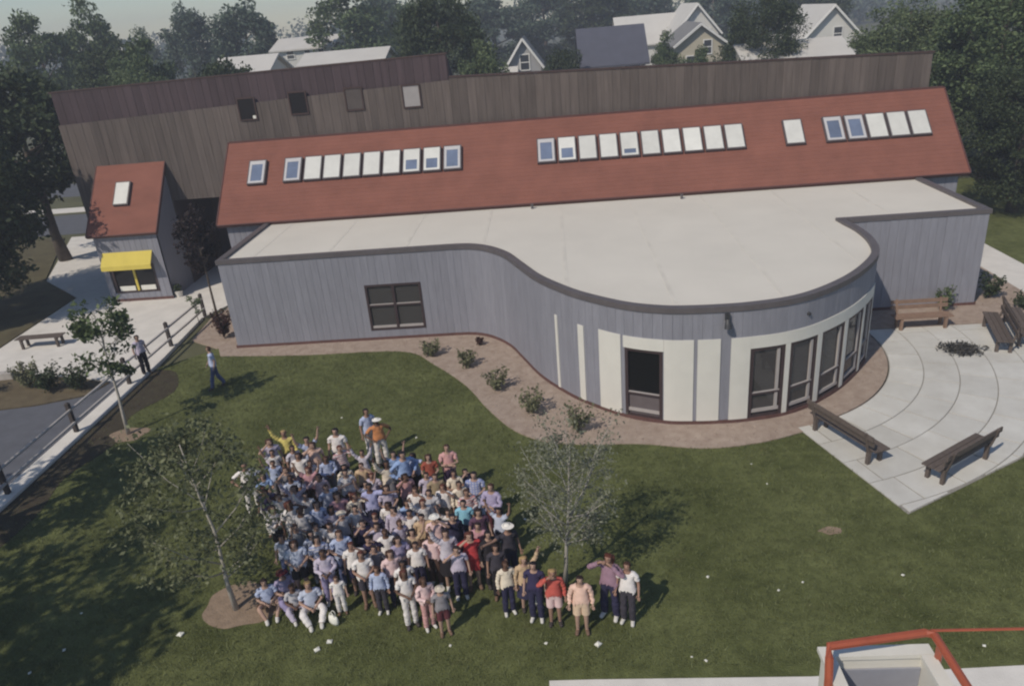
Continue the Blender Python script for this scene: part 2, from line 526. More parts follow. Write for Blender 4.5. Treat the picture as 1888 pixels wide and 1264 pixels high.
def rail_fence():
    t = empty('rail_fence', (-15.45, 16.5, 0))
    tag(t, 'two-rail wooden fence with dark posts along the driveway kerb', 'fence')
    ys = [9.9, 13.2, 16.5, 19.8, 23.1, 26.35, 29.55]
    pm = MB().box(-0.058, 0.058, -0.058, 0.058, 0, 1.0).add([(-0.066, -0.066, 1.0), (0.066, -0.066, 1.0), (0.066, 0.066, 1.0), (-0.066, 0.066, 1.0), (0, 0, 1.06)], [(0, 1, 4), (1, 2, 4), (2, 3, 4), (3, 0, 4), (3, 2, 1, 0)])
    me = mesh('post', pm.v, pm.f, M_POST)
    for y in ys:
        link('post', me, t, (0, y - 16.5, 0.06), (0, 0, random.uniform(-0.05, 0.05)))
    for a, b in zip(ys[:-1], ys[1:]):
        for z in (0.42, 0.86):
            dz = random.uniform(-0.02, 0.02)
            MB().tube([(0.06, a - 16.5 + 0.02, z + dz), (0.06, (a + b) / 2 - 16.5, z + dz - 0.015), (0.06, b - 16.5 - 0.02, z - dz)], 0.048, 6).build('rail', M_FENCE, t)
rail_fence()

# ================================================================== main building: flat-roofed wing with the curved wall + red-roofed hall
bld = empty('community_building', (0, 28, 0))
tag(bld, 'grey board building with curved front, white flat roof and long red skylit roof', 'building')
bld.location = (0, 0, 0)
ROOF_Z = 3.55

def arclen(path):
    S = [0.0]
    for a, b in zip(path[:-1], path[1:]):
        S.append(S[-1] + math.hypot(b[0] - a[0], b[1] - a[1]))
    return S
BS = arclen(BULGE)
def at_s(s, off=0.0):
    s = min(max(s, 0), BS[-1] - 1e-6)
    i = max(j for j in range(len(BS)) if BS[j] <= s)
    i = min(i, len(BULGE) - 2)
    t = (s - BS[i]) / (BS[i + 1] - BS[i])
    a, b = BULGE[i], BULGE[i + 1]
    tx, ty = (b[0] - a[0]), (b[1] - a[1])
    L = math.hypot(tx, ty)
    tx, ty = tx / L, ty / L
    return a[0] + t * (b[0] - a[0]) + ty * off, a[1] + t * (b[1] - a[1]) - tx * off, math.atan2(ty, tx)
def s_near(x, y):
    best = (1e9, 0)
    for k in range(0, int(BS[-1] * 50)):
        px, py, _ = at_s(k / 50)
        dd = (px - x) ** 2 + (py - y) ** 2
        best = min(best, (dd, k / 50))
    return best[1]

# openings along the curved wall: (s0, s1, z0, z1)
sW0, sW1 = -7.24 + 12.56, -5.13 + 12.56
doorS = (s_near(1.70, 19.05), s_near(2.68, 18.62))
winS = [(s_near(5.02, 18.5), s_near(5.98, 18.68)), (s_near(6.12, 18.74), s_near(6.98, 19.18)), (s_near(7.14, 19.3), s_near(7.98, 20.0)),
        (s_near(8.14, 20.13), s_near(8.86, 20.95)), (s_near(8.98, 21.1), s_near(9.42, 21.8))]
OPEN = [(sW0, sW1, 0.42, 2.24), (doorS[0], doorS[1], 0.10, 2.26)] + [(a, b, 0.10, 2.26) for a, b in winS]

# shared board mesh: unit cube with chamfered front edges
bm_ = MB().add([(-.5, 0, -.5), (.5, 0, -.5), (.5, 0, .5), (-.5, 0, .5), (-.5, -.8, -.5), (.5, -.8, -.5), (.5, -.8, .5), (-.5, -.8, .5),
                (-.482, -1, -.5), (.482, -1, -.5), (.482, -1, .5), (-.482, -1, .5)],
               [(0, 3, 2, 1), (0, 4, 7, 3), (1, 2, 6, 5), (4, 8, 11, 7), (5, 6, 10, 9), (8, 9, 10, 11), (3, 7, 11, 10, 6, 2), (0, 1, 5, 9, 8, 4)])
ME_BOARD = mesh('board', bm_.v, bm_.f, M_BOARD)
ME_PLANK = mesh('plank', bm_.v, bm_.f, M_PLANK)
ME_PLANKD = mesh('plank', bm_.v, bm_.f, M_PLANKD)

def cuts(s0, s1, z0, z1, openings):
    """vertical intervals left of [z0,z1] once the openings that overlap (s0,s1) are taken out"""
    iv = [(z0, z1)]
    for a, b, c, d_ in openings:
        if a < (s0 + s1) / 2 < b:
            nv = []
            for p, q in iv:
                if c > p + 0.02:
                    nv.append((p, min(q, c)))
                if d_ < q - 0.02:
                    nv.append((max(p, d_), q))
            iv = nv
    return iv
br = sorted(set([0.0, BS[-1]] + [v for o in OPEN for v in o[:2]]))
wall = MB()
Z0, Z1 = 0.13, 3.40
for a, b in zip(br[:-1], br[1:]):
    nn = max(1, round((b - a) / 0.27))
    for i in range(nn):
        s0, s1 = a + (b - a) * i / nn, a + (b - a) * (i + 1) / nn
        x, y, ang = at_s((s0 + s1) / 2, 0.0)
        x0, y0, _ = at_s(s0); x1, y1, _ = at_s(s1)
        ang = math.atan2(y1 - y0, x1 - x0)
        wdt = math.hypot(x1 - x0, y1 - y0)
        for p, q in cuts(s0, s1, Z0, Z1, OPEN):
            link('board', ME_BOARD, bld, (x, y, (p + q) / 2), (0, 0, ang), (wdt - 0.002, 0.026 + random.uniform(0, 0.003), q - p))
            M = Matrix.Translation((x, y, 0)) @ Matrix.Rotation(ang, 4, 'Z')
            wall.box(-wdt / 2 - 0.012, wdt / 2 + 0.012, 0.004, 0.12, p, q, M)
def straight_boards(x0, y0, x1, y1, z0, z1, me, parent, wb=0.27, name='board', ztop=None, back=True):
    L = math.hypot(x1 - x0, y1 - y0)
    ang = math.atan2(y1 - y0, x1 - x0)
    nn = max(1, round(L / wb))
    edges = [0.0]
    for i in range(nn):
        edges.append(edges[-1] + random.uniform(0.85, 1.15))
    edges = [e / edges[-1] for e in edges]
    for i in range(nn):
        t = (edges[i] + edges[i + 1]) / 2
        wd = (edges[i + 1] - edges[i]) * L
        zt = ztop(t) if ztop else z1
        zb = z0(t) if callable(z0) else z0
        link(name, me, parent, (x0 + (x1 - x0) * t, y0 + (y1 - y0) * t, (zb + zt) / 2), (0, 0, ang), (wd - 0.006, 0.026 + random.uniform(0, 0.008), zt - zb))
    if back:
        M = Matrix.Translation((x0, y0, 0)) @ Matrix.Rotation(ang, 4, 'Z')
        wall.box(0.0, L, 0.004, 0.12, z0 if not callable(z0) else 0.0, z1, M)
straight_boards(9.93, 25.9, 14.88, 25.9, Z0, Z1, ME_BOARD, bld)
straight_boards(14.88, 25.93, 14.88, 31.4, Z0, Z1, ME_BOARD, bld)
straight_boards(-12.56, 31.4, -12.56, 25.93, Z0, Z1, ME_BOARD, bld)
straight_boards(-14.45, 31.5, -12.60, 31.5, Z0, 3.66, ME_BOARD, bld)
straight_boards(14.92, 31.5, 16.55, 31.5, Z0, 3.66, ME_BOARD, bld)
wall.build('wall', M_BACK, bld)

def offset(path, off):
    out = []
    for i, p in enumerate(path):
        a = Vector(path[max(0, i - 1)]); b = Vector(path[min(len(path) - 1, i + 1)]); c = Vector(p)
        t1 = (c - a).normalized() if (c - a).length > 1e-6 else (b - c).normalized()
        t2 = (b - c).normalized() if (b - c).length > 1e-6 else t1
        n1 = Vector((t1.y, -t1.x)); n2 = Vector((t2.y, -t2.x))
        m_ = (n1 + n2).normalized()
        k = off / max(0.5, m_.dot(n1))
        out.append((c.x + m_.x * k, c.y + m_.y * k))
    return out
def ribbon(path, o0, o1, z0, z1):
    A, B = offset(path, o0), offset(path, o1)
    n = len(path)
    vs = [(x, y, z) for P in (A, B) for z in (z0, z1) for x, y in P]      # A low, A high, B low, B high
    fs = []
    for i in range(n - 1):
        al, ah, bl, bh = i, n + i, 2 * n + i, 3 * n + i
        fs += [(al, al + 1, ah + 1, ah), (bl, bh, bh + 1, bl + 1), (ah, ah + 1, bh + 1, bh), (al, bl, bl + 1, al + 1)]
    fs += [(0, n, 3 * n, 2 * n), (n - 1, 3 * n - 1, 4 * n - 1, 2 * n - 1)]
    return MB().add(vs, fs)
ribbon(FOOT, 0.055, -0.17, 3.39, ROOF_Z).build('parapet_coping', M_COPING, bld)
ribbon(FOOT, 0.045, -0.05, 0.0, 0.135).build('base_course', M_BASE, bld)
M_LAP = mat('membrane_lap', (0.635, 0.60, 0.537), 0.8, 0.08, 1.5)
roofp = offset(FOOT, -0.10)
MB().prism(ccw(roofp), 3.20, 3.45).build('flat_roof', M_ROOFW, bld)
MB().prism(ccw(offset(FOOT, -0.14)), 0.0, 0.06).build('floor', M_INT, bld)
MB().box(-12.4, 14.75, 31.3, 31.4, 0.06, 3.2).build('inner_wall', mat('inner_wall_paint', (0.16, 0.13, 0.12), 0.8, 0.1, 2), bld)
for i in range(9):                      # welded laps of the roof membrane
    x = -11.4 + i * 2.9
    y0 = 25.9
    for p, q in zip(BULGE[:-1], BULGE[1:]):
        if p[0] <= x < q[0] and x < 9:
            y0 = min(y0, p[1])
    MB().box(x - 0.06, x + 0.06, y0 + 0.25, 31.3, 3.446, 3.456).build('membrane_lap', M_LAP, bld)
for x, y in ((-0.97, 30.85), (5.2, 30.75)):
    MB().tube([(0, 0, 0), (0, 0, 0.16), (0, 0, 0.20)], [0.055, 0.055, 0.075], 10).build('roof_vent', M_COPING, bld, loc=(x, y, 3.45))

# wing wall panels
def panel(s0, s1, z0, z1, m, name, off=0.052, th=0.026, parent=None):
    n = max(2, round((s1 - s0) / 0.12) + 1)
    P = [at_s(s0 + (s1 - s0) * i / (n - 1))[:2] for i in range(n)]
    return ribbon(P, off, off - th, z0, z1).build(name, m, parent or bld)
for x, y, wd in ((-0.14, 20.98, 0.12), (0.55, 20.08, 0.23)):
    s = s_near(x, y)
    panel(s - wd / 2, s + wd / 2, 0.14, 2.58, M_WHITEP, 'white_strip')
sA, sB = s_near(1.04, 19.6), s_near(1.60, 19.14)
panel(sA, sB, 0.14, 2.62, M_WHITEP, 'white_panel')
panel(doorS[0] - 0.04, doorS[1] + 0.03, 2.27, 2.62, M_WHITEP, 'white_panel')
s4 = s_near(3.50, 18.5)
panel(doorS[1] + 0.034, s4, 0.14, 2.62, M_WHITEP, 'white_panel')
panel(s4 + 0.10, s4 + 0.70, 0.14, 2.62, M_WHITEP, 'white_panel')
s6 = s_near(4.48, 18.47)
panel(s6, winS[0][0] - 0.02, 0.14, 2.62, M_WHITEP, 'white_panel')
panel(winS[0][0] - 0.018, winS[-1][1] + 0.16, 2.27, 2.62, M_WHITEP, 'white_panel')
for (a0, a1), (b0, b1) in zip(winS[:-1], winS[1:]):
    panel(a1 + 0.005, b0 - 0.005, 0.14, 2.265, M_WHITEP, 'white_post')
panel(winS[-1][1] + 0.005, winS[-1][1] + 0.14, 0.14, 2.265, M_WHITEP, 'white_post')

def frame_window(name, s0, s1, z0, z1, kind):
    """a framed window set into the wall; local x along the wall, y into the building"""
    xa, ya, _ = at_s(s0); xb, yb, _ = at_s(s1)
    ang = math.atan2(yb - ya, xb - xa)
    W = math.hypot(xb - xa, yb - ya)
    Hh = z1 - z0
    t = empty(name, (xa, ya, z0), ang, bld)
    fr = 0.085
    f = MB()
    f.box(0, fr, -0.045, 0.09, 0, Hh).box(W - fr, W, -0.045, 0.09, 0, Hh)
    f.box(fr, W - fr, -0.043, 0.088, 0, fr).box(fr, W - fr, -0.043, 0.088, Hh - fr, Hh)
    if kind == 'four':
        f.box(W / 2 - 0.05, W / 2 + 0.05, -0.04, 0.08, fr, Hh - fr)
        f.box(fr, W / 2 - 0.05, -0.036, 0.076, Hh * 0.52, Hh * 0.52 + 0.07).box(W / 2 + 0.05, W - fr, -0.036, 0.076, Hh * 0.52, Hh * 0.52 + 0.07)
        f.build('frame', M_FRAME, t)
        for x0, x1 in ((fr, W / 2 - 0.05), (W / 2 + 0.05, W - fr)):
            for a, b, m in ((fr, Hh * 0.52, M_GLASS2), (Hh * 0.52 + 0.07, Hh - fr, M_GLASS2)):
                MB().box(x0 + 0.004, x1 - 0.004, 0.02, 0.03, a + 0.004, b - 0.004).build('pane', m, t)
            MB().box(x0 + 0.01, x1 - 0.01, -0.03, 0.012, Hh * 0.52 + 0.005, Hh * 0.52 + 0.10).build('sash_rail', M_BAR, t)
            MB().box(x0 + 0.01, x1 - 0.01, -0.03, 0.012, fr + 0.004, fr + 0.09).build('sash_rail', M_BAR, t)
    else:
        zs = Hh * 0.335
        f.box(fr, W - fr, -0.036, 0.076, zs, zs + 0.06)
        f.build('frame', M_FRAME, t)
        MB().box(fr + 0.004, W - fr - 0.004, 0.02, 0.03, zs + 0.064, Hh - fr - 0.004).build('pane', M_GLASS if kind == 'door' else M_GLASS2, t)
        MB().box(fr + 0.004, W - fr - 0.004, 0.02, 0.03, fr + 0.004, zs - 0.004).build('lower_panel', M_PANEL if kind == 'door' else M_GLASS2, t)
        MB().box(fr + 0.004, W - fr - 0.004, -0.032, 0.016, zs + 0.002, zs + 0.085).build('sash_rail', M_BAR, t)
        MB().box(fr + 0.004, W - fr - 0.004, -0.032, 0.016, fr + 0.10, fr + 0.19).build('sash_rail', M_BAR, t)
        if kind == 'side':
            MB().box(W - fr - 0.13, W - fr - 0.05, -0.034, 0.014, fr + 0.2, zs - 0.002).build('sash_stile', M_BAR, t)
            MB().box(W - fr - 0.13, W - fr - 0.05, -0.034, 0.014, zs + 0.09, Hh - fr - 0.02).build('sash_stile', M_BAR, t)
    return t
frame_window('window', sW0, sW1, 0.42, 2.24, 'four')
frame_window('window', doorS[0], doorS[1], 0.10, 2.26, 'door')
for a, b in winS:
    frame_window('window', a, b, 0.10, 2.26, 'side')
# wall lamp under the coping and a small vent cover
x, y, a = at_s(s_near(4.33, 18.46), 0.0)
lampo = empty('wall_lamp', (x, y, 3.2), a, bld)
MB().box(-0.06, 0.06, -0.12, -0.03, -0.02, 0.16).build('mount', M_STEEL, lampo)
MB().tube([(0, -0.14, 0.02), (0, -0.18, -0.10), (0, -0.21, -0.22)], [0.055, 0.085, 0.10], 10).build('lamp_head', M_STEEL, lampo)
x, y, a = at_s(s_near(6.6, 18.95), 0.0)
MB().tube([(0, -0.02, 0), (0, -0.09, 0)], [0.055, 0.045], 10).build('vent_cover', M_STEEL, bld, loc=(x, y, 3.0), rot=(0, 0, a))

# ------------------------------------------------------------------ the red-roofed hall
M_SHINGLE = mat('red_shingle_course', (0.220, 0.088, 0.064), 0.88, 0.13, 0.9, bump=0.4, bscale=14, rnd=0.025, detail=9)
RX0, RX1 = -14.72, 16.85
EY, EZ, RY, RZ = 31.18, 3.615, 34.32, 6.62
sl_ang = math.atan2(RZ - EZ, RY - EY)
SL = math.hypot(RZ - EZ, RY - EY)
Mr = Matrix.Translation((0, EY, EZ)) @ Matrix.Rotation(sl_ang, 4, 'X')          # local x along, y up the slope, z off the roof
rroof = MB().box(RX0, RX1, 0, SL, -0.14, -0.022, Mr).build('red_roof', M_RED, bld)
for i in range(22):                     # overlapping shingle courses, each lapping the one below
    a, b = SL * i / 22 - 0.01, SL * (i + 1) / 22 + 0.015
    MB().add([Mr @ Vector(p) for p in ((RX0, a, -0.020), (RX1, a, -0.020), (RX1, b, -0.020), (RX0, b, -0.020), (RX0, a, -0.011), (RX1, a, -0.011), (RX1, b, -0.017), (RX0, b, -0.017))],
             [(0, 3, 2, 1), (4, 5, 6, 7), (0, 1, 5, 4), (1, 2, 6, 5), (2, 3, 7, 6), (3, 0, 4, 7)]).build('shingle_course', M_SHINGLE, rroof)
MB().box(RX0 - 0.02, RX1 + 0.02, -0.05, -0.002, -0.16, 0.015, Mr).build('eave_trim', M_REDTRIM, bld)
MB().box(RX0 - 0.045, RX0 - 0.003, 0, SL, -0.16, 0.015, Mr).build('rake_trim', M_REDTRIM, bld)
MB().box(RX1 + 0.003, RX1 + 0.045, 0, SL, -0.16, 0.015, Mr).build('rake_trim', M_REDTRIM, bld)
MB().box(RX0, RX1, RY - 0.02, RY + 0.16, RZ - 0.16, RZ + 0.03).build('ridge_cap', M_REDTRIM, bld)
for xx in (-14.42, 16.50):
    g = MB().add([(xx, 31.5, 0), (xx, 34.5, 0), (xx, 34.5, 6.3), (xx, 31.5, 3.62), (xx + 0.08, 31.5, 0), (xx + 0.08, 34.5, 0), (xx + 0.08, 34.5, 6.3), (xx + 0.08, 31.5, 3.62)],
                 [(0, 3, 2, 1), (4, 5, 6, 7), (0, 1, 5, 4), (1, 2, 6, 5), (2, 3, 7, 6), (3, 0, 4, 7)])
    g.build('gable_wall', M_GREYW, bld)
def rot_empty(name, parent, x, d_along):
    p = Mr @ Vector((x, d_along, 0))
    o = link(name, None, parent, p, (sl_ang, 0, 0))
    o.empty_display_size = 0.1
    return o
def skylight(parent, x, dist, typ, mk=rot_empty, w=0.70, L=1.16):
    t = mk('skylight', parent, x, dist)
    h = 0.13
    f = MB()
    f.box(-w / 2 - 0.05, -w / 2, -L / 2 - 0.05, L / 2 + 0.05, 0.002, h).box(w / 2, w / 2 + 0.05, -L / 2 - 0.05, L / 2 + 0.05, 0.002, h)
    f.box(-w / 2, w / 2, -L / 2 - 0.05, -L / 2, 0.002, h).box(-w / 2, w / 2, L / 2, L / 2 + 0.05, 0.002, h)
    f.build('frame', M_SKYF, t)
    if typ == 'w':
        MB().box(-w / 2 + 0.002, w / 2 - 0.002, -L / 2 + 0.002, L / 2 - 0.002, 0.06, h + 0.012).build('pane', M_ACRYL, t)
        return
    k = {'b': L * 0.34, 'h': L * 0.02, 's': -L * 0.22}[typ]
    r = MB()
    r.box(-w / 2 + 0.002, -w / 2 + 0.10, -L / 2 + 0.002, L / 2 - 0.002, 0.06, h + 0.012).box(w / 2 - 0.10, w / 2 - 0.002, -L / 2 + 0.002, L / 2 - 0.002, 0.06, h + 0.012)
    r.box(-w / 2 + 0.10, w / 2 - 0.10, -L / 2 + 0.002, -L / 2 + 0.10, 0.06, h + 0.010)
    r.box(-w / 2 + 0.10, w / 2 - 0.10, k, L / 2 - 0.002, 0.06, h + 0.010)
    r.build('inner_rim', M_SKYRIM if typ == 'b' else M_ACRYL, t)
    MB().box(-w / 2 + 0.102, w / 2 - 0.102, -L / 2 + 0.102, k - 0.002, 0.06, h).build('pane', M_BLUEG, t)
SKY = [(-13.15, 'b'), (-11.52, 'b'), (-10.6, 'w'), (-9.73, 'w'), (-8.84, 'w'), (-7.95, 'w'), (-7.06, 'w'), (-6.17, 'h'), (-5.27, 'h'), (-4.37, 'b'),
       (-0.26, 'b'), (0.64, 'h'), (1.53, 'w'), (2.43, 'w'), (3.32, 's'), (4.22, 'w'), (5.11, 'w'), (6.0, 'w'), (6.89, 'w'), (7.77, 'w'),
       (10.24, 'w'), (11.9, 'b'), (12.78, 'b'), (13.65, 'w'), (14.52, 'w'), (15.38, 'w')]
for x, ty in SKY:
    skylight(bld, x, SL * 0.585, ty)

# ================================================================== tall brown plank building behind
brn = empty('plank_building', (0, 0, 0))
tag(brn, 'tall weathered brown plank building rising behind the red roof', 'building')
BY = 34.62
def lerp(x, pts):
    for (a, b), (c, d_) in zip(pts[:-1], pts[1:]):
        if x <= c:
            return b + (d_ - b) * (x - a) / (c - a)
    return pts[-1][1]
TOPL = [(-22.6, 7.93), (-10.0, 8.36), (-4.35, 8.52)]
TOPU = [(-22.6, 9.33), (-4.35, 9.58)]
TOPR = [(-4.35, 8.62), (16.35, 8.02)]
def planks(x0, x1, y, zb, ztop, me):
    straight_boards(x0, y, x1, y, zb, 0, me, brn, 0.37, 'plank', lambda t: ztop(x0 + (x1 - x0) * t), back=False)
planks(-22.6, -18.15, BY, 0.0, lambda x: lerp(x, TOPL), ME_PLANK)
planks(-18.15, -14.5, BY, 4.15, lambda x: lerp(x, TOPL), ME_PLANK)
planks(-14.5, -4.35, BY, 0.0, lambda x: lerp(x, TOPL), ME_PLANK)
planks(-4.35, 16.35, BY, 0.0, lambda x: lerp(x, TOPR), ME_PLANK)
planks(-22.55, -4.4, BY + 0.10, lambda t: lerp(-22.55 + 18.15 * t, TOPL) - 0.1, lambda x: lerp(x, TOPU), ME_PLANKD)
core = MB()
def wedge(x0, x1, y0, y1, z0, za, zb):
    k = max(0.35, (4.6 - z0) / (za - z0)) if za > 5 else 1.0            # the shed roof falls away to the back
    core.add([(x0, y0, z0), (x1, y0, z0), (x1, y1, z0), (x0, y1, z0), (x0, y0, za), (x1, y0, zb), (x1, y1, z0 + (zb - z0) * k), (x0, y1, z0 + (za - z0) * k)],
             [(0, 3, 2, 1), (4, 5, 6, 7), (0, 1, 5, 4), (1, 2, 6, 5), (2, 3, 7, 6), (3, 0, 4, 7)])
wedge(-22.58, -18.2, BY + 0.11, 43, 0, 9.20, 9.28)
wedge(-18.2, -14.45, BY + 0.11, 43, 4.2, 9.28, 9.36)
wedge(-18.2, -14.45, 38.6, 43, 0, 4.2, 4.2)
wedge(-14.45, -4.36, BY + 0.11, 43, 0, 9.36, 9.5)
wedge(-4.35, 16.33, BY + 0.01, 43, 0, 8.55, 7.95)
core.build('wall', M_PLANKD, brn)
cap = MB()
for (x0, x1, pts, yy) in ((-22.65, -4.35, TOPU, BY + 0.05), (-4.34, 16.4, TOPR, BY - 0.06)):
    za, zb = pts[0][1], pts[-1][1]
    cap.add([(x0, yy, za), (x1, yy, zb), (x1, yy + 0.3, zb), (x0, yy + 0.3, za), (x0, yy, za + 0.07), (x1, yy, zb + 0.07), (x1, yy + 0.3, zb + 0.07), (x0, yy + 0.3, za + 0.07)],
            [(0, 3, 2, 1), (4, 5, 6, 7), (0, 1, 5, 4), (1, 2, 6, 5), (2, 3, 7, 6), (3, 0, 4, 7)])
cap.build('cap_board', M_PLANKT, brn)
for xx, zc, m in ((-13.62, 8.0, mat('black_window_void', (0.012, 0.010, 0.012), 0.3, 0.1, 3)), (-11.24, 8.08, MATS['black_window_void']),
                  (-8.69, 8.06, mat('brown_shutter', (0.095, 0.080, 0.075), 0.8, 0.1, 3)), (-6.10, 7.98, mat('pale_blind', (0.34, 0.32, 0.32), 0.7, 0.05, 3))):
    t = empty('window', (xx, BY - 0.03, zc), 0, brn)
    f = MB()
    f.box(-0.42, -0.36, -0.05, 0.02, -0.5, 0.5).box(0.36, 0.42, -0.05, 0.02, -0.5, 0.5).box(-0.36, 0.36, -0.05, 0.02, -0.5, -0.44).box(-0.36, 0.36, -0.05, 0.02, 0.44, 0.5)
    f.build('frame', M_PLANKT, t)
    MB().box(-0.355, 0.355, -0.02, -0.005, -0.435, 0.435).build('pane', m, t)
    if xx == -13.62:
        MB().box(0.2, 0.34, -0.045, -0.022, -0.43, -0.30).build('paper', M_PAPER, t)
# recessed entry: glazed doors at the back of the recess
for i in range(4):
    t = empty('door', (-17.6 + 0.78 * i, 38.5, 0), 0, brn)
    f = MB().box(0, 0.07, -0.06, 0.0, 0, 2.5).box(0.65, 0.72, -0.06, 0.0, 0, 2.5).box(0.07, 0.65, -0.06, 0.0, 0, 0.2).box(0.07, 0.65, -0.06, 0.0, 2.4, 2.5)
    f.build('frame', M_FRAME, t)
    MB().box(0.075, 0.645, -0.035, -0.025, 0.205, 2.395).build('pane', M_GLASS2, t)

# ================================================================== small booth with red roof and yellow awning
bth = empty('ticket_booth', (-19.7, 32.4, 0))
tag(bth, 'small grey booth with steep red roof and yellow awning', 'booth')
bw = 1.5
wall = MB()
bth_open = [(-1.12, 0.98, 0.42, 1.78)]
nn = 11
for i in range(nn):
    x0, x1 = -bw + 3.0 * i / nn, -bw + 3.0 * (i + 1) / nn
    for p, q in cuts(x0, x1, 0.13, 3.22, bth_open):
        link('board', ME_BOARD, bth, ((x0 + x1) / 2, 0, (p + q) / 2), (0, 0, 0), (x1 - x0 - 0.006, 0.028, q - p))
        wall.box(x0, x1, 0.004, 0.1, p, q)
wall.add([(1.5, 0.0, 0), (1.5, 2.2, 0), (1.5, 2.2, 5.6), (1.5, 0.0, 3.2), (1.4, 0.0, 0), (1.4, 2.2, 0), (1.4, 2.2, 5.6), (1.4, 0.0, 3.2)], [(0, 1, 2, 3), (4, 7, 6, 5), (0, 3, 7, 4), (1, 5, 6, 2), (2, 6, 7, 3), (0, 4, 5, 1)])
wall.add([(-1.5, 0.0, 0), (-1.5, 2.2, 0), (-1.5, 2.2, 5.6), (-1.5, 0.0, 3.2), (-1.4, 0.0, 0), (-1.4, 2.2, 0), (-1.4, 2.2, 5.6), (-1.4, 0.0, 3.2)], [(0, 3, 2, 1), (4, 5, 6, 7), (0, 4, 7, 3), (1, 2, 6, 5), (2, 3, 7, 6), (0, 1, 5, 4)])
wall.build('wall', M_GREYW, bth)
MB().box(-1.52, 1.52, -0.045, -0.001, 0.0, 0.13).build('base_course', M_BASE, bth)
b_ang = math.atan2(6.05 - 3.27, 2.24 + 0.22)
bL = math.hypot(6.05 - 3.27, 2.24 + 0.22)
Mb = Matrix.Translation((0, -0.22, 3.27)) @ Matrix.Rotation(b_ang, 4, 'X')
MB().box(-1.66, 1.62, 0, bL, -0.12, 0, Mb).build('red_roof', M_RED, bth)
MB().box(-1.69, 1.65, -0.05, -0.002, -0.14, 0.015, Mb).build('eave_trim', M_REDTRIM, bth)
MB().box(1.622, 1.66, 0, bL, -0.14, 0.015, Mb).build('rake_trim', M_REDTRIM, bth)
MB().box(-1.70, -1.662, 0, bL, -0.14, 0.015, Mb).build('rake_trim', M_REDTRIM, bth)
def booth_mk(name, parent, x, dist):
    p = Mb @ Vector((x, dist, 0))
    return link(name, None, parent, p, (b_ang, 0, 0))
skylight(bth, -0.17, bL * 0.55, 'w', booth_mk, 0.62, 1.1)
t = empty('window', (-1.12, 0.0, 0.42), 0, bth)
f = MB().box(0, 0.09, -0.045, 0.09, 0, 1.36).box(2.01, 2.10, -0.045, 0.09, 0, 1.36).box(0.09, 2.01, -0.043, 0.088, 0, 0.09).box(0.09, 2.01, -0.043, 0.088, 1.27, 1.36)
f.build('frame', M_FRAME, t)
MB().box(1.02, 1.12, -0.04, 0.08, 0.09, 1.27).build('mullion', M_YELLOW, t)
for a, b in ((0.095, 1.018), (1.122, 2.005)):
    MB().box(a, b, 0.02, 0.03, 0.095, 1.265).build('pane', M_GLASS, t)
    MB().box(a + 0.1, b - 0.08, -0.035, 0.012, 0.10, 0.32).build('display_card', M_PAPER, t)
aw = MB().add([(-1.28, -0.03, 2.40), (1.10, -0.03, 2.40), (1.10, -0.48, 1.86), (-1.28, -0.48, 1.86), (-1.28, -0.03, 2.37), (1.10, -0.03, 2.37), (1.10, -0.48, 1.83), (-1.28, -0.48, 1.83),
               (-1.28, -0.49, 1.66), (1.10, -0.49, 1.66)],
              [(0, 3, 2, 1), (4, 5, 6, 7), (0, 4, 7, 3), (1, 2, 6, 5), (3, 8, 9, 2), (0, 1, 5, 4)])
aw.build('awning', M_YELLOW, bth)

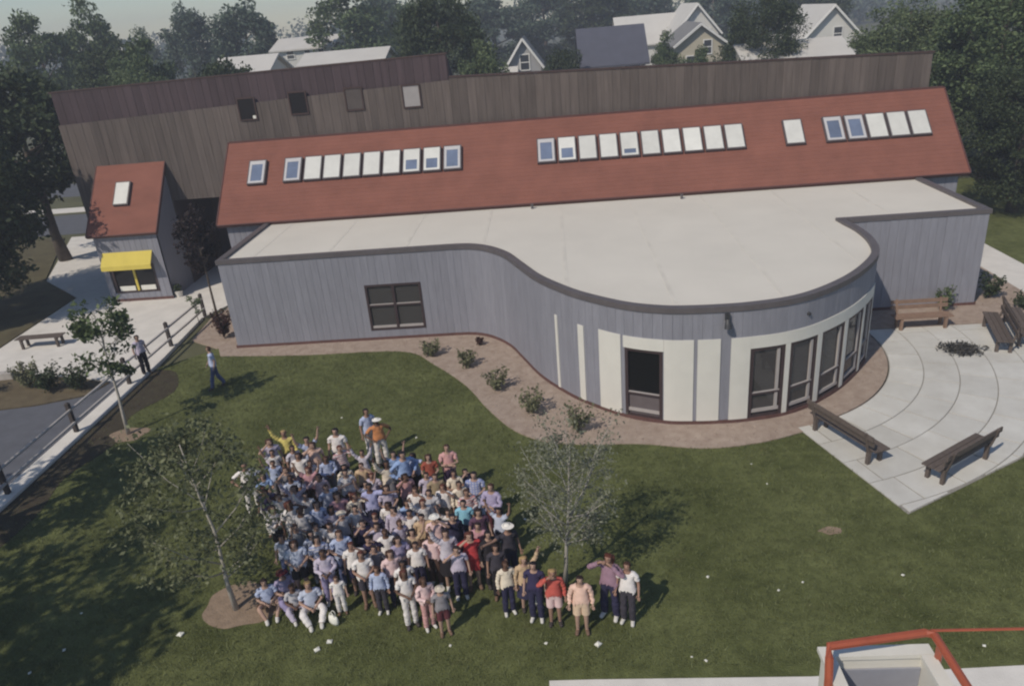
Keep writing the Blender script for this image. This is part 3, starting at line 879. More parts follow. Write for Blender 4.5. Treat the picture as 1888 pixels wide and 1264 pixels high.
# ================================================================== trees and plants
def tree_meshes(h, cr, cb, tr, nclump, leaves, lsize, clump_r, bark, leaf, seed, nlimb=9, shape=1.0, lean=0.0, flat=1.0):
    """trunk+limbs mesh and crown mesh. h height, cr crown radius, cb height where the crown begins"""
    rng = np.random.default_rng(seed)
    r = random.Random(seed)
    mb = MB()
    pts = []
    x = y = 0.0
    top = h * 0.86
    for i in range(7):
        z = top * i / 6
        pts.append((x + lean * z, y, z))
        x += r.uniform(-1, 1) * h * 0.012
        y += r.uniform(-1, 1) * h * 0.012
    mb.tube(pts, [tr * (1.25 if i == 0 else 1.0) * (1 - 0.80 * i / 6) for i in range(7)], 8)
    ends = []
    for k in range(nlimb):
        t = r.uniform(0.0, 0.85)
        z0 = cb + (top - cb) * t
        f = z0 / top * 6
        i = min(5, int(f))
        a, b = Vector(pts[i]), Vector(pts[i + 1])
        p0 = a.lerp(b, f - i)
        ang = k * 2.399 + r.uniform(-0.4, 0.4)
        prof = math.sin(math.pi * min(1, max(0.12, 0.22 + 0.75 * t)))
        L = cr * (0.55 + 0.4 * r.random()) * max(0.45, prof)
        rise = L * r.uniform(0.5, 1.1) * shape
        p2 = p0 + Vector((math.cos(ang) * L, math.sin(ang) * L, rise))
        p1 = p0.lerp(p2, 0.5) + Vector((0, 0, -rise * 0.12))
        r0 = tr * (1 - 0.75 * z0 / top) * 0.55
        mb.tube([p0, p1, p2], [r0, r0 * 0.6, r0 * 0.2], 5)
        ends.append(p2)
        for q in range(2):
            a2 = ang + r.uniform(-1, 1)
            p3 = p1 + Vector((math.cos(a2), math.sin(a2), r.uniform(0.4, 1.1))) * L * 0.45
            mb.tube([p1, p3], [r0 * 0.45, r0 * 0.12], 4)
            ends.append(p3)
    cz = (cb + h) / 2
    hz = (h - cb) / 2
    cs = [np.array(e) for e in ends]
    while len(cs) < nclump:
        v = rng.normal(size=3)
        v /= np.linalg.norm(v)
        rad = rng.uniform(0.35, 1.0) ** 0.5
        # narrower towards the top
        zz = v[2] * rad
        wdt = 1.0 - 0.35 * max(0, zz)
        cs.append(np.array([v[0] * cr * rad * wdt + lean * cz, v[1] * cr * rad * wdt, cz + zz * hz]))
    cs = np.array(cs)
    per = max(4, leaves // len(cs))
    C = []
    for c in cs:
        k = int(per * rng.uniform(0.5, 1.5))
        g = rng.normal(size=(k, 3))
        g /= np.linalg.norm(g, axis=1)[:, None]
        g *= (rng.uniform(0.15, 1.0, k) ** 0.6)[:, None] * clump_r * rng.uniform(0.6, 1.3)
        g[:, 2] *= 0.75 * flat
        C.append(c + g)
    C = np.concatenate(C)
    C = C[C[:, 2] > cb * 0.55]
    return mesh('trunk', mb.v, mb.f, bark, True), quads_mesh('crown', leaf_quads(C, lsize, rng), leaf)

def plant_tree(name, meshes, loc, scale, rz, label, cat='tree', group=None):
    t = empty(name, loc, rz)
    t.scale = scale if isinstance(scale, tuple) else (scale,) * 3
    link('trunk', meshes[0], t)
    link('crown', meshes[1], t)
    return tag(t, label, cat, group)

PROTO = {
    'dark': tree_meshes(10, 3.2, 2.2, 0.26, 120, 13000, 0.150, 0.85, M_BARK, L_DARK, 11, 12),
    'mid': tree_meshes(10, 3.0, 2.0, 0.24, 110, 13000, 0.145, 0.85, M_BARK, L_MID, 12, 12),
    'light': tree_meshes(10, 3.0, 1.8, 0.24, 105, 12500, 0.145, 0.80, M_BARK, L_LIGHT, 13, 12),
    'blue': tree_meshes(10, 3.1, 1.6, 0.24, 115, 12500, 0.155, 0.85, M_BARK, L_BLUE, 14, 12),
    'light_fine': tree_meshes(10, 3.0, 1.0, 0.24, 230, 42000, 0.078, 0.66, M_BARK, L_LIGHT, 23, 16),
    'mid_fine': tree_meshes(10, 3.0, 1.0, 0.24, 230, 42000, 0.078, 0.66, M_BARK, L_MID, 22, 16),
    'dark_fine': tree_meshes(10, 3.2, 0.6, 0.26, 230, 42000, 0.080, 0.68, M_BARK, L_DARK, 21, 16),
    'tall': tree_meshes(10, 1.9, 1.4, 0.20, 80, 9000, 0.13, 0.75, M_BARK, L_MID, 15, 10),
}
# x, y, top z, crown radius, kind, label
BACK = [
 (-45.5, 70, 14.6, 3.6, 'mid', 'round green tree farthest to the left, beside the pale sky'),
 (-45.0, 78, 16.2, 2.5, 'tall', 'narrow tall green tree just left of the open sky'),
 (-34.5, 62, 11.6, 3.0, 'dark', 'dark low tree below the open patch of sky'),
 (-45.1, 100, 15.6, 3.6, 'blue', 'bluish tree right of the open patch of sky'),
 (-36.0, 95, 15.2, 4.6, 'blue', 'broad bluish tree left of the white flat-roofed house'),
 (-60.9, 120, 13.9, 1.9, 'tall', 'thin distant tree poking up in the open sky'),
 (-28.0, 52, 10.6, 3.4, 'light_fine', 'pale green bushy tree over the plank building\'s left end'),
 (-22.2, 54, 10.0, 2.4, 'dark', 'small dark tree between pale bushy tree and pale roofs'),
 (-31.0, 60, 11.8, 2.6, 'mid', 'mid green tree behind the pale bushy tree'),
 (-21.0, 88, 15.0, 5.6, 'mid', 'wide green tree behind the white flat-roofed house'),
 (-7.9, 60, 14.0, 4.0, 'dark_fine', 'big dark tree above the step in the plank building\'s top'),
 (-4.3, 54, 9.3, 2.0, 'light', 'small pale tree left of the little gabled house'),
 (-8.0, 125, 14.5, 5.8, 'blue', 'distant bluish tree behind the little gabled house'),
 (0.2, 130, 14.5, 6.0, 'blue', 'distant bluish tree right of the little gabled house'),
 (8.5, 125, 14.0, 5.8, 'dark', 'distant dark tree behind the slate-roofed house'),
 (17.0, 140, 14.0, 6.4, 'blue', 'distant bluish tree above the slate-roofed house\'s right end'),
 (1.2, 68, 8.2, 1.7, 'dark', 'small dark tree between gabled house and slate roof'),
 (10.3, 70, 8.8, 1.1, 'tall', 'slim grey-green tree in front of the white L-shaped house'),
 (17.0, 64, 11.6, 3.6, 'dark_fine', 'dark round tree between the cream and white gabled houses'),
 (22.8, 52, 10.6, 3.6, 'light_fine', 'light green tree beside the white house at upper right'),
 (24.6, 44, 11.8, 4.4, 'mid_fine', 'large green tree beyond the red roof\'s right end'),
 (22.6, 37.5, 7.6, 3.0, 'dark_fine', 'dark tree at the right edge beside the grey wall'),
 (29.5, 50, 13.0, 4.6, 'light_fine', 'large pale green tree at the upper right corner'),
 (38.5, 120, 12.6, 5.4, 'dark', 'distant dark tree behind the white gabled house'),
 (-22.5, 115, 15.8, 5.4, 'blue', 'distant bluish tree above the plank building\'s upper storey'),
 (27.0, 130, 13.0, 6.0, 'blue', 'distant bluish tree behind the cream house'),
 (-0.2, 64, 6.6, 1.5, 'mid', 'low green tree overlapping the little gabled house'),
 (12.6, 66, 7.4, 1.6, 'mid', 'low green tree in front of the cream house'),
 (26.6, 66, 7.6, 2.2, 'dark', 'dark tree in front of the tall white house'),
 (8.9, 64, 6.9, 1.2, 'light', 'pale shrub-like tree at the slate-roofed house\'s right corner'),
 (-14.2, 105, 15.2, 5.2, 'mid', 'distant green tree between wide tree and big dark tree'),
]
rr = random.Random(5)
for x, y, top, cr, kd, lab in BACK:
    base_r = {'tall': 1.9, 'bush': 5.0}.get(kd, 3.1)
    plant_tree({'tall': 'slender_tree'}.get(kd, 'broadleaf_tree'), PROTO[kd], (x, y, -0.06), (cr / base_r, cr / base_r, top / 10.0), rr.uniform(0, 6.28), lab, 'tree', 'trees behind the buildings')
# a far wood closing the horizon
C = []
for i in range(90):
    cx = RNG.uniform(-190, 190); cy = RNG.uniform(210, 300); hh = RNG.uniform(9, 17)
    k = 260
    g = RNG.normal(size=(k, 3)); g /= np.linalg.norm(g, axis=1)[:, None]
    g *= (RNG.uniform(0.2, 1, k) ** 0.5)[:, None] * np.array([6.5, 5, hh * 0.5])
    C.append(np.array([cx, cy, hh * 0.5]) + g)
C = np.concatenate(C); C = C[C[:, 2] > 0]
tag(link('distant_woods', quads_mesh('distant_woods', leaf_quads(C, 0.75, RNG), L_BLUE)), 'hazy blue-green wood along the far horizon', 'woods', kind='stuff')

# near trees
L_PURPLE = leafmat('leaf_dark_purple', (0.014, 0.010, 0.011), (0.045, 0.030, 0.030))  # dark purple-brown foliage colour
def near_tree(name, loc, label, **kw):
    return plant_tree(name, tree_meshes(**kw), loc, 1.0, 0.0, label)
near_tree('shade_tree', (-27.1, 30.8, 0), 'big dark shade tree at the left edge above the brown bank',
          h=11.0, cr=4.1, cb=0.8, tr=0.34, nclump=240, leaves=42000, lsize=0.125, clump_r=0.95, bark=M_BARK, leaf=L_DARK, seed=31, nlimb=14)
near_tree('shade_tree', (-28.5, 40.5, 0), 'dark tree behind the left-edge shade tree, over the street',
          h=10.5, cr=3.6, cb=2.6, tr=0.3, nclump=100, leaves=12000, lsize=0.18, clump_r=0.95, bark=M_BARK, leaf=L_DARK, seed=32, nlimb=12)
near_tree('shade_tree', (-15.5, 6.0, 0), 'leafy tree standing beyond the left edge that shades the lawn corner',
          h=9.5, cr=3.4, cb=2.6, tr=0.24, nclump=110, leaves=7000, lsize=0.15, clump_r=0.85, bark=M_BARK, leaf=L_MID, seed=33, nlimb=14)
near_tree('shade_tree', (-17.2, 12.4, 0), 'leafy tree beyond the left edge across the fence from the lawn',
          h=8.6, cr=2.3, cb=2.6, tr=0.2, nclump=80, leaves=4200, lsize=0.12, clump_r=0.6, bark=M_BARK, leaf=L_MID, seed=34, nlimb=12)
near_tree('young_tree', (-13.66, 19.59, 0), 'young tree with pale trunk beside the fence',
          h=4.7, cr=0.95, cb=1.7, tr=0.055, nclump=46, leaves=1500, lsize=0.085, clump_r=0.30, bark=M_BARKP, leaf=L_MID, seed=35, nlimb=14, shape=1.6)
near_tree('young_tree', (-7.2, 11.85, 0), 'wispy young tree in a tan dirt ring left of the crowd',
          h=4.6, cr=1.6, cb=0.7, tr=0.052, nclump=150, leaves=5000, lsize=0.052, clump_r=0.32, bark=M_BARKP, leaf=L_SAP, seed=36, nlimb=18, shape=1.1, lean=-0.06)
near_tree('young_tree', (-0.25, 12.3, 0), 'sparse grey-leaved young tree right of the crowd',
          h=3.85, cr=1.2, cb=0.95, tr=0.046, nclump=180, leaves=5200, lsize=0.033, clump_r=0.24, bark=M_BARKR, leaf=L_GREY, seed=37, nlimb=40, shape=1.55, lean=0.05)
near_tree('young_tree', (-14.45, 28.6, 0.03), 'tall thin dark tree in front of the shaded entry',
          h=5.4, cr=0.75, cb=2.2, tr=0.06, nclump=46, leaves=2400, lsize=0.085, clump_r=0.34, bark=M_BARK, leaf=L_PURPLE, seed=38, nlimb=12, shape=1.6)
near_tree('young_tree', (-15.25, 28.55, 0.05), 'tiny sapling at the end of the rail fence',
          h=1.5, cr=0.25, cb=0.5, tr=0.018, nclump=16, leaves=260, lsize=0.05, clump_r=0.14, bark=M_BARK, leaf=L_MID, seed=39, nlimb=6, shape=1.5)

def shrub(loc, label, h, r, leaf, n, seed, ls=0.06, name='shrub'):
    rng = np.random.default_rng(seed)
    t = empty(name, loc)
    mb = MB()
    C = []
    for k in range(11):
        a = k * 2.4 + rng.uniform(-.3, .3)
        tip = Vector((math.cos(a) * r * rng.uniform(.4, 1), math.sin(a) * r * rng.uniform(.4, 1), h * rng.uniform(.55, 1)))
        mid = tip * 0.5 + Vector((0, 0, h * 0.1))
        mb.tube([(0, 0, 0), mid, tip], [0.016, 0.011, 0.004], 4)
        m = n // 11
        tt = rng.uniform(0.25, 1.05, m)[:, None]
        C.append(np.array(tip)[None] * tt + rng.normal(size=(m, 3)) * r * 0.14)
    C = np.concatenate(C); C = C[C[:, 2] > 0.02]
    mb.build('stems', M_BARK, t)
    link('foliage', quads_mesh('foliage', leaf_quads(C, ls, rng), leaf), t)
    return tag(t, label, 'shrub', 'shrubs in the planting beds')
shrub((-4.74, 24.1, 0.03), 'sage green shrub by the straight wall, first of the curved row', .62, .38, L_SAGE, 420, 51)
shrub((-3.37, 23.05, 0.03), 'second shrub of the curved row, near the bend', .60, .38, L_SAGE, 440, 52)
shrub((-2.23, 21.25, 0.03), 'third shrub of the curved row, with dark base', .66, .40, L_SAGE, 440, 53)
shrub((-1.07, 19.6, 0.03), 'fourth shrub of the curved row, pale and spreading', .78, .48, L_SAGE, 460, 54)
shrub((0.25, 18.3, 0.03), 'last shrub of the curved row, tall and wispy', .95, .45, L_SAGE, 360, 55)
shrub((-3.04, 24.82, 0.03), 'tiny rust shrub at the inside of the wall bend', .30, .2, L_RUST, 160, 56)
shrub((13.63, 25.45, 0.03), 'thin green shrub against the grey wall behind the bench', 1.0, .38, L_MID, 300, 57)
shrub((15.7, 26.4, 0.03), 'dark shrub at the corner of the right grey wall', .95, .45, L_DARK, 600, 58)
shrub((16.35, 25.3, 0.03), 'dark low shrub near the right edge by the path', .5, .45, L_DARK, 600, 59)
shrub((-13.55, 27.0, 0.03), 'rust-red shrub at the left corner of the grey wall', 1.15, .42, L_RUST, 900, 60)
shrub((10.35, 24.6, 0.03), 'dark shrub tucked in the corner behind the curved wall', .9, .35, L_RUST, 700, 61)
for i, (x, y, hh, lf, lab) in enumerate([(-17.3, 23.0, .8, L_DARK, 'dark shrub at the bed tip beside the driveway'), (-19.4, 23.4, .9, L_SAGE, 'sage shrub in the middle of the brown bank'),
                                         (-21.0, 22.9, .8, L_DARK, 'dark shrub on the brown bank near the left edge'), (-18.4, 23.0, .9, L_DARK, 'dark shrub under the young tree by the plaza'),
                                         (-22.3, 23.4, .7, L_SAGE, 'sage shrub at the left edge below the bench')]):
    shrub((x, y, 0.02), lab, hh, .55, lf, 800, 70 + i)
t = empty('potted_shrub', (-18.0, 32.6, 0.004))
MB().tube([(0, 0, 0), (0, 0, 0.24), (0, 0, 0.27)], [0.13, 0.18, 0.20], 12).build('pot', M_CONC, t)
C = RNG.normal(size=(260, 3)); C = C / np.linalg.norm(C, axis=1)[:, None] * RNG.uniform(0.05, 0.2, 260)[:, None] + np.array([0, 0, 0.45])
link('foliage', quads_mesh('foliage', leaf_quads(C, 0.05, RNG), L_DARK), t)
tag(t, 'small dark potted shrub at the booth\'s right corner', 'potted plant')
# low heap of small dark flecks on the patio
C = np.stack([RNG.normal(12.65, 0.28, 420), RNG.normal(22.2, 0.22, 420), np.abs(RNG.normal(0.05, 0.05, 420)) + 0.04], 1)
tag(link('dark_heap', quads_mesh('dark_heap', leaf_quads(C, 0.10, RNG, 0.6, 0.25), L_FLECK)), 'low dark heap lying on the patio', 'twigs', kind='stuff')

# ------------------------------------------------------------------ grass blades on the lawn
n = 230000
X = RNG.uniform(-15.2, 13, n); Y = RNG.uniform(9.3, 25.3, n)
pn = np.sin(X * 1.7 + np.sin(Y * 1.3) * 2) * np.sin(Y * 1.9 + np.cos(X * 1.1) * 2)
k = inside(LAWN, X, Y) & (RNG.uniform(-1.2, 1, n) < pn * 0.8 + 0.35)
for cx, cy, rx, ry, _ in RINGS[:2]:
    k &= ((X - cx) / rx) ** 2 + ((Y - cy) / ry) ** 2 > 1.0
k &= ~((X > -0.7) & (Y < 10.0))
k &= ~(inside(SOIL_SHADE, X, Y) & (RNG.uniform(0, 1, n) < 0.85))
X, Y = X[k], Y[k]
m = len(X)
a = RNG.uniform(0, 6.28, m); hgt = RNG.uniform(0.02, 0.065, m); wd = RNG.uniform(0.005, 0.011, m)
lx, ly = RNG.normal(0, 0.035, m), RNG.normal(0, 0.035, m)
ca, sa = np.cos(a) * wd, np.sin(a) * wd
V = np.stack([np.stack([X - ca, Y - sa, np.zeros(m)], 1), np.stack([X + ca, Y + sa, np.zeros(m)], 1),
              np.stack([X + lx + ca * .3, Y + ly + sa * .3, hgt], 1), np.stack([X + lx - ca * .3, Y + ly - sa * .3, hgt], 1)], 1)
tag(link('grass', quads_mesh('grass', V, M_BLADE)), 'short mown green grass covering the lawn', 'grass', kind='stuff')

# ================================================================== houses beyond
M_HWHITE = mat('house_white', (0.62, 0.61, 0.58), 0.8, 0.05, 0.6)
M_HGREY = mat('house_grey', (0.36, 0.36, 0.37), 0.8, 0.05, 0.6)
M_HCREAM = mat('house_cream', (0.46, 0.42, 0.33), 0.8, 0.05, 0.6)
M_SLATE = mat('slate_roof', (0.085, 0.088, 0.115), 0.8, 0.1, 1.0)
M_GREYR = mat('grey_shingle_roof', (0.20, 0.195, 0.195), 0.85, 0.12, 1.0)
M_PALER = mat('pale_roof', (0.55, 0.53, 0.50), 0.8, 0.05, 0.6)
M_TRIM = mat('white_trim', (0.74, 0.73, 0.70), 0.7, 0.03, 1)
M_HWIN = mat('house_window_glass', (0.05, 0.055, 0.065), 0.15, 0.1, 2, spec=0.6)
def house(name, label, loc, w_, d_, eave, ridge, axis, wm, rm, wins=(), rz=0.0, chimney=False, over=0.35):
    """axis 'y': gable faces the camera; axis 'x': roof slope faces the camera. wins: (x, z, w, h) on the front"""
    t = empty(name, loc, rz)
    mb = MB()
    if axis == 'y':
        P = [(-w_ / 2, 0), (w_ / 2, 0), (w_ / 2, eave), (0, ridge - 0.1), (-w_ / 2, eave)]
        vs = [(x, 0, z) for x, z in P] + [(x, d_, z) for x, z in P]
    else:
        P = [(0, 0), (d_, 0), (d_, eave), (d_ / 2, ridge - 0.1), (0, eave)]
        vs = [(w_ / 2, y, z) for y, z in P] + [(-w_ / 2, y, z) for y, z in P]
    mb.add(vs, [(0, 1, 2, 3, 4), (9, 8, 7, 6, 5)] + [((i + 1) % 5, i, i + 5, (i + 1) % 5 + 5) for i in range(5)])
    mb.build('wall', wm, t)
    rf = MB()
    th = 0.16
    if axis == 'y':
        L = w_ / 2 + over
        dz = (ridge - eave) / (w_ / 2) * over
        for s in (-1, 1):
            vs = [(0, -over, ridge), (s * L, -over, eave - dz), (s * L, d_ + over, eave - dz), (0, d_ + over, ridge)]
            vs += [(x, y, z + th) for x, y, z in vs]
            fs = [(0, 3, 2, 1), (4, 5, 6, 7), (0, 1, 5, 4), (1, 2, 6, 5), (2, 3, 7, 6), (3, 0, 4, 7)]
            rf.add(vs, fs if s > 0 else [f[::-1] for f in fs])
    else:
        dz = (ridge - eave) / (d_ / 2) * over
        for s in (-1, 1):
            ye = -over if s < 0 else d_ + over
            vs = [(-w_ / 2 - over, d_ / 2, ridge), (w_ / 2 + over, d_ / 2, ridge), (w_ / 2 + over, ye, eave - dz), (-w_ / 2 - over, ye, eave - dz)]
            vs += [(x, y, z + th) for x, y, z in vs]
            fs = [(0, 3, 2, 1), (4, 5, 6, 7), (0, 1, 5, 4), (1, 2, 6, 5), (2, 3, 7, 6), (3, 0, 4, 7)]
            rf.add(vs, [f[::-1] for f in fs] if s < 0 else fs)
    roof = rf.build('roof', rm, t)
    if axis == 'y':
        bb = MB()
        L = w_ / 2 + over
        for s in (-1, 1):
            bb.tube([(0, -over - 0.05, ridge + 0.02), (s * L, -over - 0.05, eave - dz + 0.02)], 0.14, 4)
        bb.build('barge_board', M_TRIM, t)
    if chimney:
        MB().box(w_ * 0.2, w_ * 0.2 + 0.7, d_ / 2 - 0.35, d_ / 2 + 0.35, ridge - 1.0, ridge + 1.0).build('chimney', M_BASE, roof)
    for x, z, ww, hh in wins:
        e = empty('window', (x, -0.02, z), 0, t)
        MB().box(-ww / 2 - .1, -ww / 2, -0.06, 0.0, -hh / 2 - .1, hh / 2 + .1).box(ww / 2, ww / 2 + .1, -0.06, 0.0, -hh / 2 - .1, hh / 2 + .1).box(-ww / 2, ww / 2, -0.06, 0.0, -hh / 2 - .1, -hh / 2).box(-ww / 2, ww / 2, -0.06, 0.0, hh / 2, hh / 2 + .1).box(-ww / 2, ww / 2, -0.045, -0.005, -0.04, 0.04).build('frame', M_TRIM, e)
        MB().box(-ww / 2 + .003, ww / 2 - .003, -0.03, -0.008, 0.043, hh / 2 - .003).build('pane', M_HWIN, e)
        MB().box(-ww / 2 + .003, ww / 2 - .003, -0.03, -0.008, -hh / 2 + .003, -0.043).build('pane', M_HWIN, e)
    return tag(t, label, 'house')
house('gabled_house', 'little grey house with white-edged gable above the plank wall', (-2.2, 75, -0.06), 3.2, 7, 6.5, 8.75, 'y', M_HGREY, M_GREYR, [(0.1, 6.7, 0.8, 1.3), (-0.8, 4.3, 0.8, 1.4), (0.8, 4.3, 0.8, 1.4)])
house('porch_shed', 'low pale-roofed shed at the left of the little gabled house', (-4.0, 73, -0.06), 1.8, 3, 5.4, 6.3, 'x', M_HGREY, M_PALER)
house('slate_roofed_house', 'white house under a broad dark slate roof', (5.75, 69, -0.06), 5.4, 7.5, 6.35, 9.1, 'x', M_HWHITE, M_SLATE, [(-1.9, 5.8, 0.7, .7), (-0.3, 5.75, 1.3, .8), (1.6, 5.85, 1.3, .8)])
house('white_house', 'large white house with long pale roof behind the slate roof', (13.2, 93, -0.06), 9.5, 8, 6.6, 9.4, 'x', M_HWHITE, M_PALER, [(-2.6, 5.4, .9, 1.2), (0.3, 5.4, .9, 1.2)], chimney=False)
house('white_house', 'white gabled house with dark window above the cream house', (16.3, 88, -0.06), 4.6, 10, 7.6, 10.3, 'y', M_HWHITE, M_PALER, [(-1.1, 7.2, .9, 1.2), (1.0, 7.2, .9, 1.2)])
house('cream_house', 'cream house with grey gabled roof at top centre right', (15.0, 79, -0.06), 4.6, 8, 6.9, 8.6, 'y', M_HCREAM, M_GREYR, [(0.7, 6.5, .7, 1.2), (-0.9, 5.2, .8, 1.1)])
house('flat_garage', 'low white garage with pale roof right of the dark round tree', (18.9, 61, -0.06), 7.6, 6, 6.1, 7.2, 'x', M_HWHITE, M_PALER, [(2.6, 5.5, .5, .7)])
house('white_house', 'tall white gabled house at the upper right', (29.6, 85, -0.06), 6.0, 10, 6.0, 9.1, 'y', M_HWHITE, M_PALER, [(0.6, 6.4, .8, 1.2), (1.2, 4.0, .8, 1.3), (-1.4, 4.0, .8, 1.3)])
house('flat_garage', 'pale low building joined left of the tall white house', (25.3, 83, -0.06), 3.2, 6, 4.9, 6.6, 'x', M_HWHITE, M_PALER, [(0.6, 4.4, .6, .8)])
house('white_house', 'white flat-looking house among trees at upper left', (-27.7, 90, -0.06), 6.8, 8, 9.2, 10.3, 'x', M_HWHITE, M_PALER, [(2.2, 8.6, .6, 1.0), (0.6, 8.6, .6, 1.0), (-1.4, 8.7, .8, .8)])
house('pale_roofed_shed', 'pale roof just above the plank building\'s dark upper storey', (-23.4, 59, -0.06), 4.2, 6, 8.3, 9.5, 'x', M_HWHITE, M_PALER)
house('pale_roofed_shed', 'long pale roof left of the big dark tree', (-15.6, 60, -0.06), 6.2, 5, 8.6, 9.3, 'x', M_HWHITE, M_PALER)
# street lamp and utility pole
t = empty('street_lamp', (-31.2, 50, -0.06))
MB().tube([(0, 0, 0), (0, 0, 5.6), (-0.15, 0, 6.7), (-0.9, 0, 7.7), (-1.6, 0, 8.0)], [0.11, 0.09, 0.09, 0.08, 0.07], 8).build('pole', M_PALER, t)
MB().tube([(-1.5, 0, 7.98), (-1.9, 0, 8.05), (-2.3, 0, 7.95)], [0.12, 0.2, 0.08], 8).build('lamp_head', M_PALER, t)
tag(t, 'pale curved street lamp left of the plank building', 'street lamp')
t = empty('utility_pole', (18.7, 66, -0.06))
MB().tube([(0, 0, 0), (0, 0, 5), (0, 0, 10.4)], [0.16, 0.13, 0.1], 8).build('pole', M_BARKR, t)
MB().box(-0.9, 0.9, -0.06, 0.06, 9.6, 9.75).build('crossarm', M_BARKR, t)
tag(t, 'grey utility pole in front of the dark round tree', 'utility pole')

# ================================================================== benches
def bench(loc, rz, label, L=2.0, m=M_BENCH, back=True):
    t = empty('park_bench', loc, rz)
    for i in range(3):
        MB().box(-L / 2, L / 2, -0.22 + i * 0.155, -0.08 + i * 0.155, 0.42, 0.455).build('seat_slat', m, t)
    if back:
        for i in range(2):
            z = 0.60 + i * 0.17
            MB().box(-L / 2, L / 2, 0.285 + i * 0.05, 0.32 + i * 0.05, z, z + 0.13).build('back_slat', m, t)
    for s in (-1, 1):
        x = s * (L / 2 - 0.22)
        b = MB().box(x - 0.045, x + 0.045, -0.20, -0.11, 0, 0.418).box(x - 0.045, x + 0.045, 0.17, 0.26, 0, 0.418).box(x - 0.043, x + 0.043, -0.108, 0.168, 0.33, 0.416)
        b.build('leg', m, t)
        if back:
            MB().tube([(x, 0.26, 0.40), (x, 0.31, 0.60), (x, 0.385, 0.92)], 0.04, 6).build('back_support', m, t)
    return tag(t, label, 'bench', 'wooden benches')
bench((7.22, 17.05, 0.035), math.radians(-67) + math.pi, 'dark bench at the patio\'s left edge nearest the lawn', 2.3)
bench((9.35, 15.80, 0.035), math.radians(33) + math.pi, 'dark bench at the patio\'s lower right edge', 2.2)
bench((12.25, 24.15, 0.035), math.radians(0), 'sunlit tan bench against the mulch behind the patio', 1.9, M_BENCHO)
bench((14.05, 22.9, 0.035), math.radians(72) + math.pi, 'brown bench at the patio\'s right edge beside the twigs', 2.5)
bench((14.95, 23.2, 0.035), math.radians(72), 'brown bench back to back with another at the right edge', 2.5)
bench((-21.4, 27.3, 0.01), math.radians(3), 'low backless brown bench on the pale plaza at the left edge', 1.9, M_BENCH, False)
# loose timber kerb at the left edge
tag(MB().box(-1.1, 1.1, -0.14, 0.14, 0, 0.26).box(-1.1, -0.8, 0.14, 0.7, 0, 0.24).build('planter_edge', M_FENCE, loc=(-21.7, 24.2, 0.01), rot=(0, 0, 0.1)), 'low pale timber planter edge at the left of the plaza', 'planter')

# ================================================================== lift basket at the lower right
t = empty('lift_platform', (2.40, 3.75, 0))
tag(t, 'white lift basket with orange-red guard rail at the lower right corner', 'lift')
# basket (local to the base point); x 1.97..2.83 -> local -0.43..0.43 ; front wall at y 4.75 -> local 1.0
bx = MB()
z0, z1 = 4.9, 5.92
x0, x1, y0, y1, th = -0.40, 0.44, -0.10, 0.98, 0.05
bx.box(x0, x1, y0, y1, z0, z0 + 0.05).box(x0, x1, y1 - th, y1, z0 + 0.05, z1).box(x0, x1, y0, y0 + th, z0 + 0.05, z1)
bx.box(x0, x0 + th, y0 + th, y1 - th, z0 + 0.05, z1).box(x1 - th, x1, y0 + th, y1 - th, z0 + 0.05, z1)
bx.build('basket', M_BASKET, t)
MB().box(x0 + th + 0.004, x1 - th - 0.004, y1 - th - 0.02, y1 - th - 0.004, z0 + 0.06, z1 - 0.12).box(x0 + th + 0.004, x1 - th - 0.004, y0 + th + 0.004, y1 - th - 0.024, z0 + 0.055, z0 + 0.07).build('liner', M_BASKIN, t)
MB().box(x0 - 0.03, x1 + 0.03, y1 - th - 0.03, y1 + 0.03, z1 + 0.002, z1 + 0.045).box(x0 - 0.03, x0 + th + 0.03, y0, y1 - th - 0.032, z1 + 0.002, z1 + 0.045).box(x1 - th - 0.03, x1 + 0.03, y0, y1 - th - 0.032, z1 + 0.002, z1 + 0.045).build('rim', M_BASKET, t)
rz_ = 6.2
MB().tube([(-0.46, 0.62, 5.4), (-0.46, 0.66, 6.02), (-0.455, 0.70, rz_ - 0.03), (-0.43, 0.79, rz_), (0.0, 0.85, rz_), (0.36, 0.90, rz_), (0.42, 0.87, rz_), (0.425, 0.3, rz_), (0.43, -0.5, rz_), (0.43, -0.55, 5.4)], 0.034, 8).build('guard_rail', M_ORANGE, t)
MB().tube([(0.52, 0.93, 5.42), (0.47, 0.85, 6.1)], 0.03, 6).build('rail_post', M_ORANGE, t)
MB().tube([(0.40, 0.90, rz_ + 0.02), (1.4, 0.90, rz_ + 0.005), (2.6, 0.93, rz_ - 0.02)], 0.012, 5).build('cable', M_ORANGE, t)
MB().tube([(2.6, 0.93, rz_ - 0.02), (2.6, 0.93, 0)], 0.03, 6).build('cable_post', M_ORANGE, t)
MB().tube([(0.02, 0.4, 4.9), (0.02, 0.4, 4.6), (0.1, -1.5, 3.4), (0.3, -4.5, 1.3)], [0.10, 0.12, 0.14, 0.17], 8).build('boom', M_ORANGE, t)
MB().box(-0.7, 1.3, -6.2, -3.6, 0.45, 1.3).build('chassis', M_BASKET, t)
for sx in (-0.75, 1.35):
    for sy in (-5.7, -4.1):
        MB().tube([(sx - 0.12, sy, 0.42), (sx + 0.12, sy, 0.42)], 0.42, 16).build('wheel', M_STEEL, t)

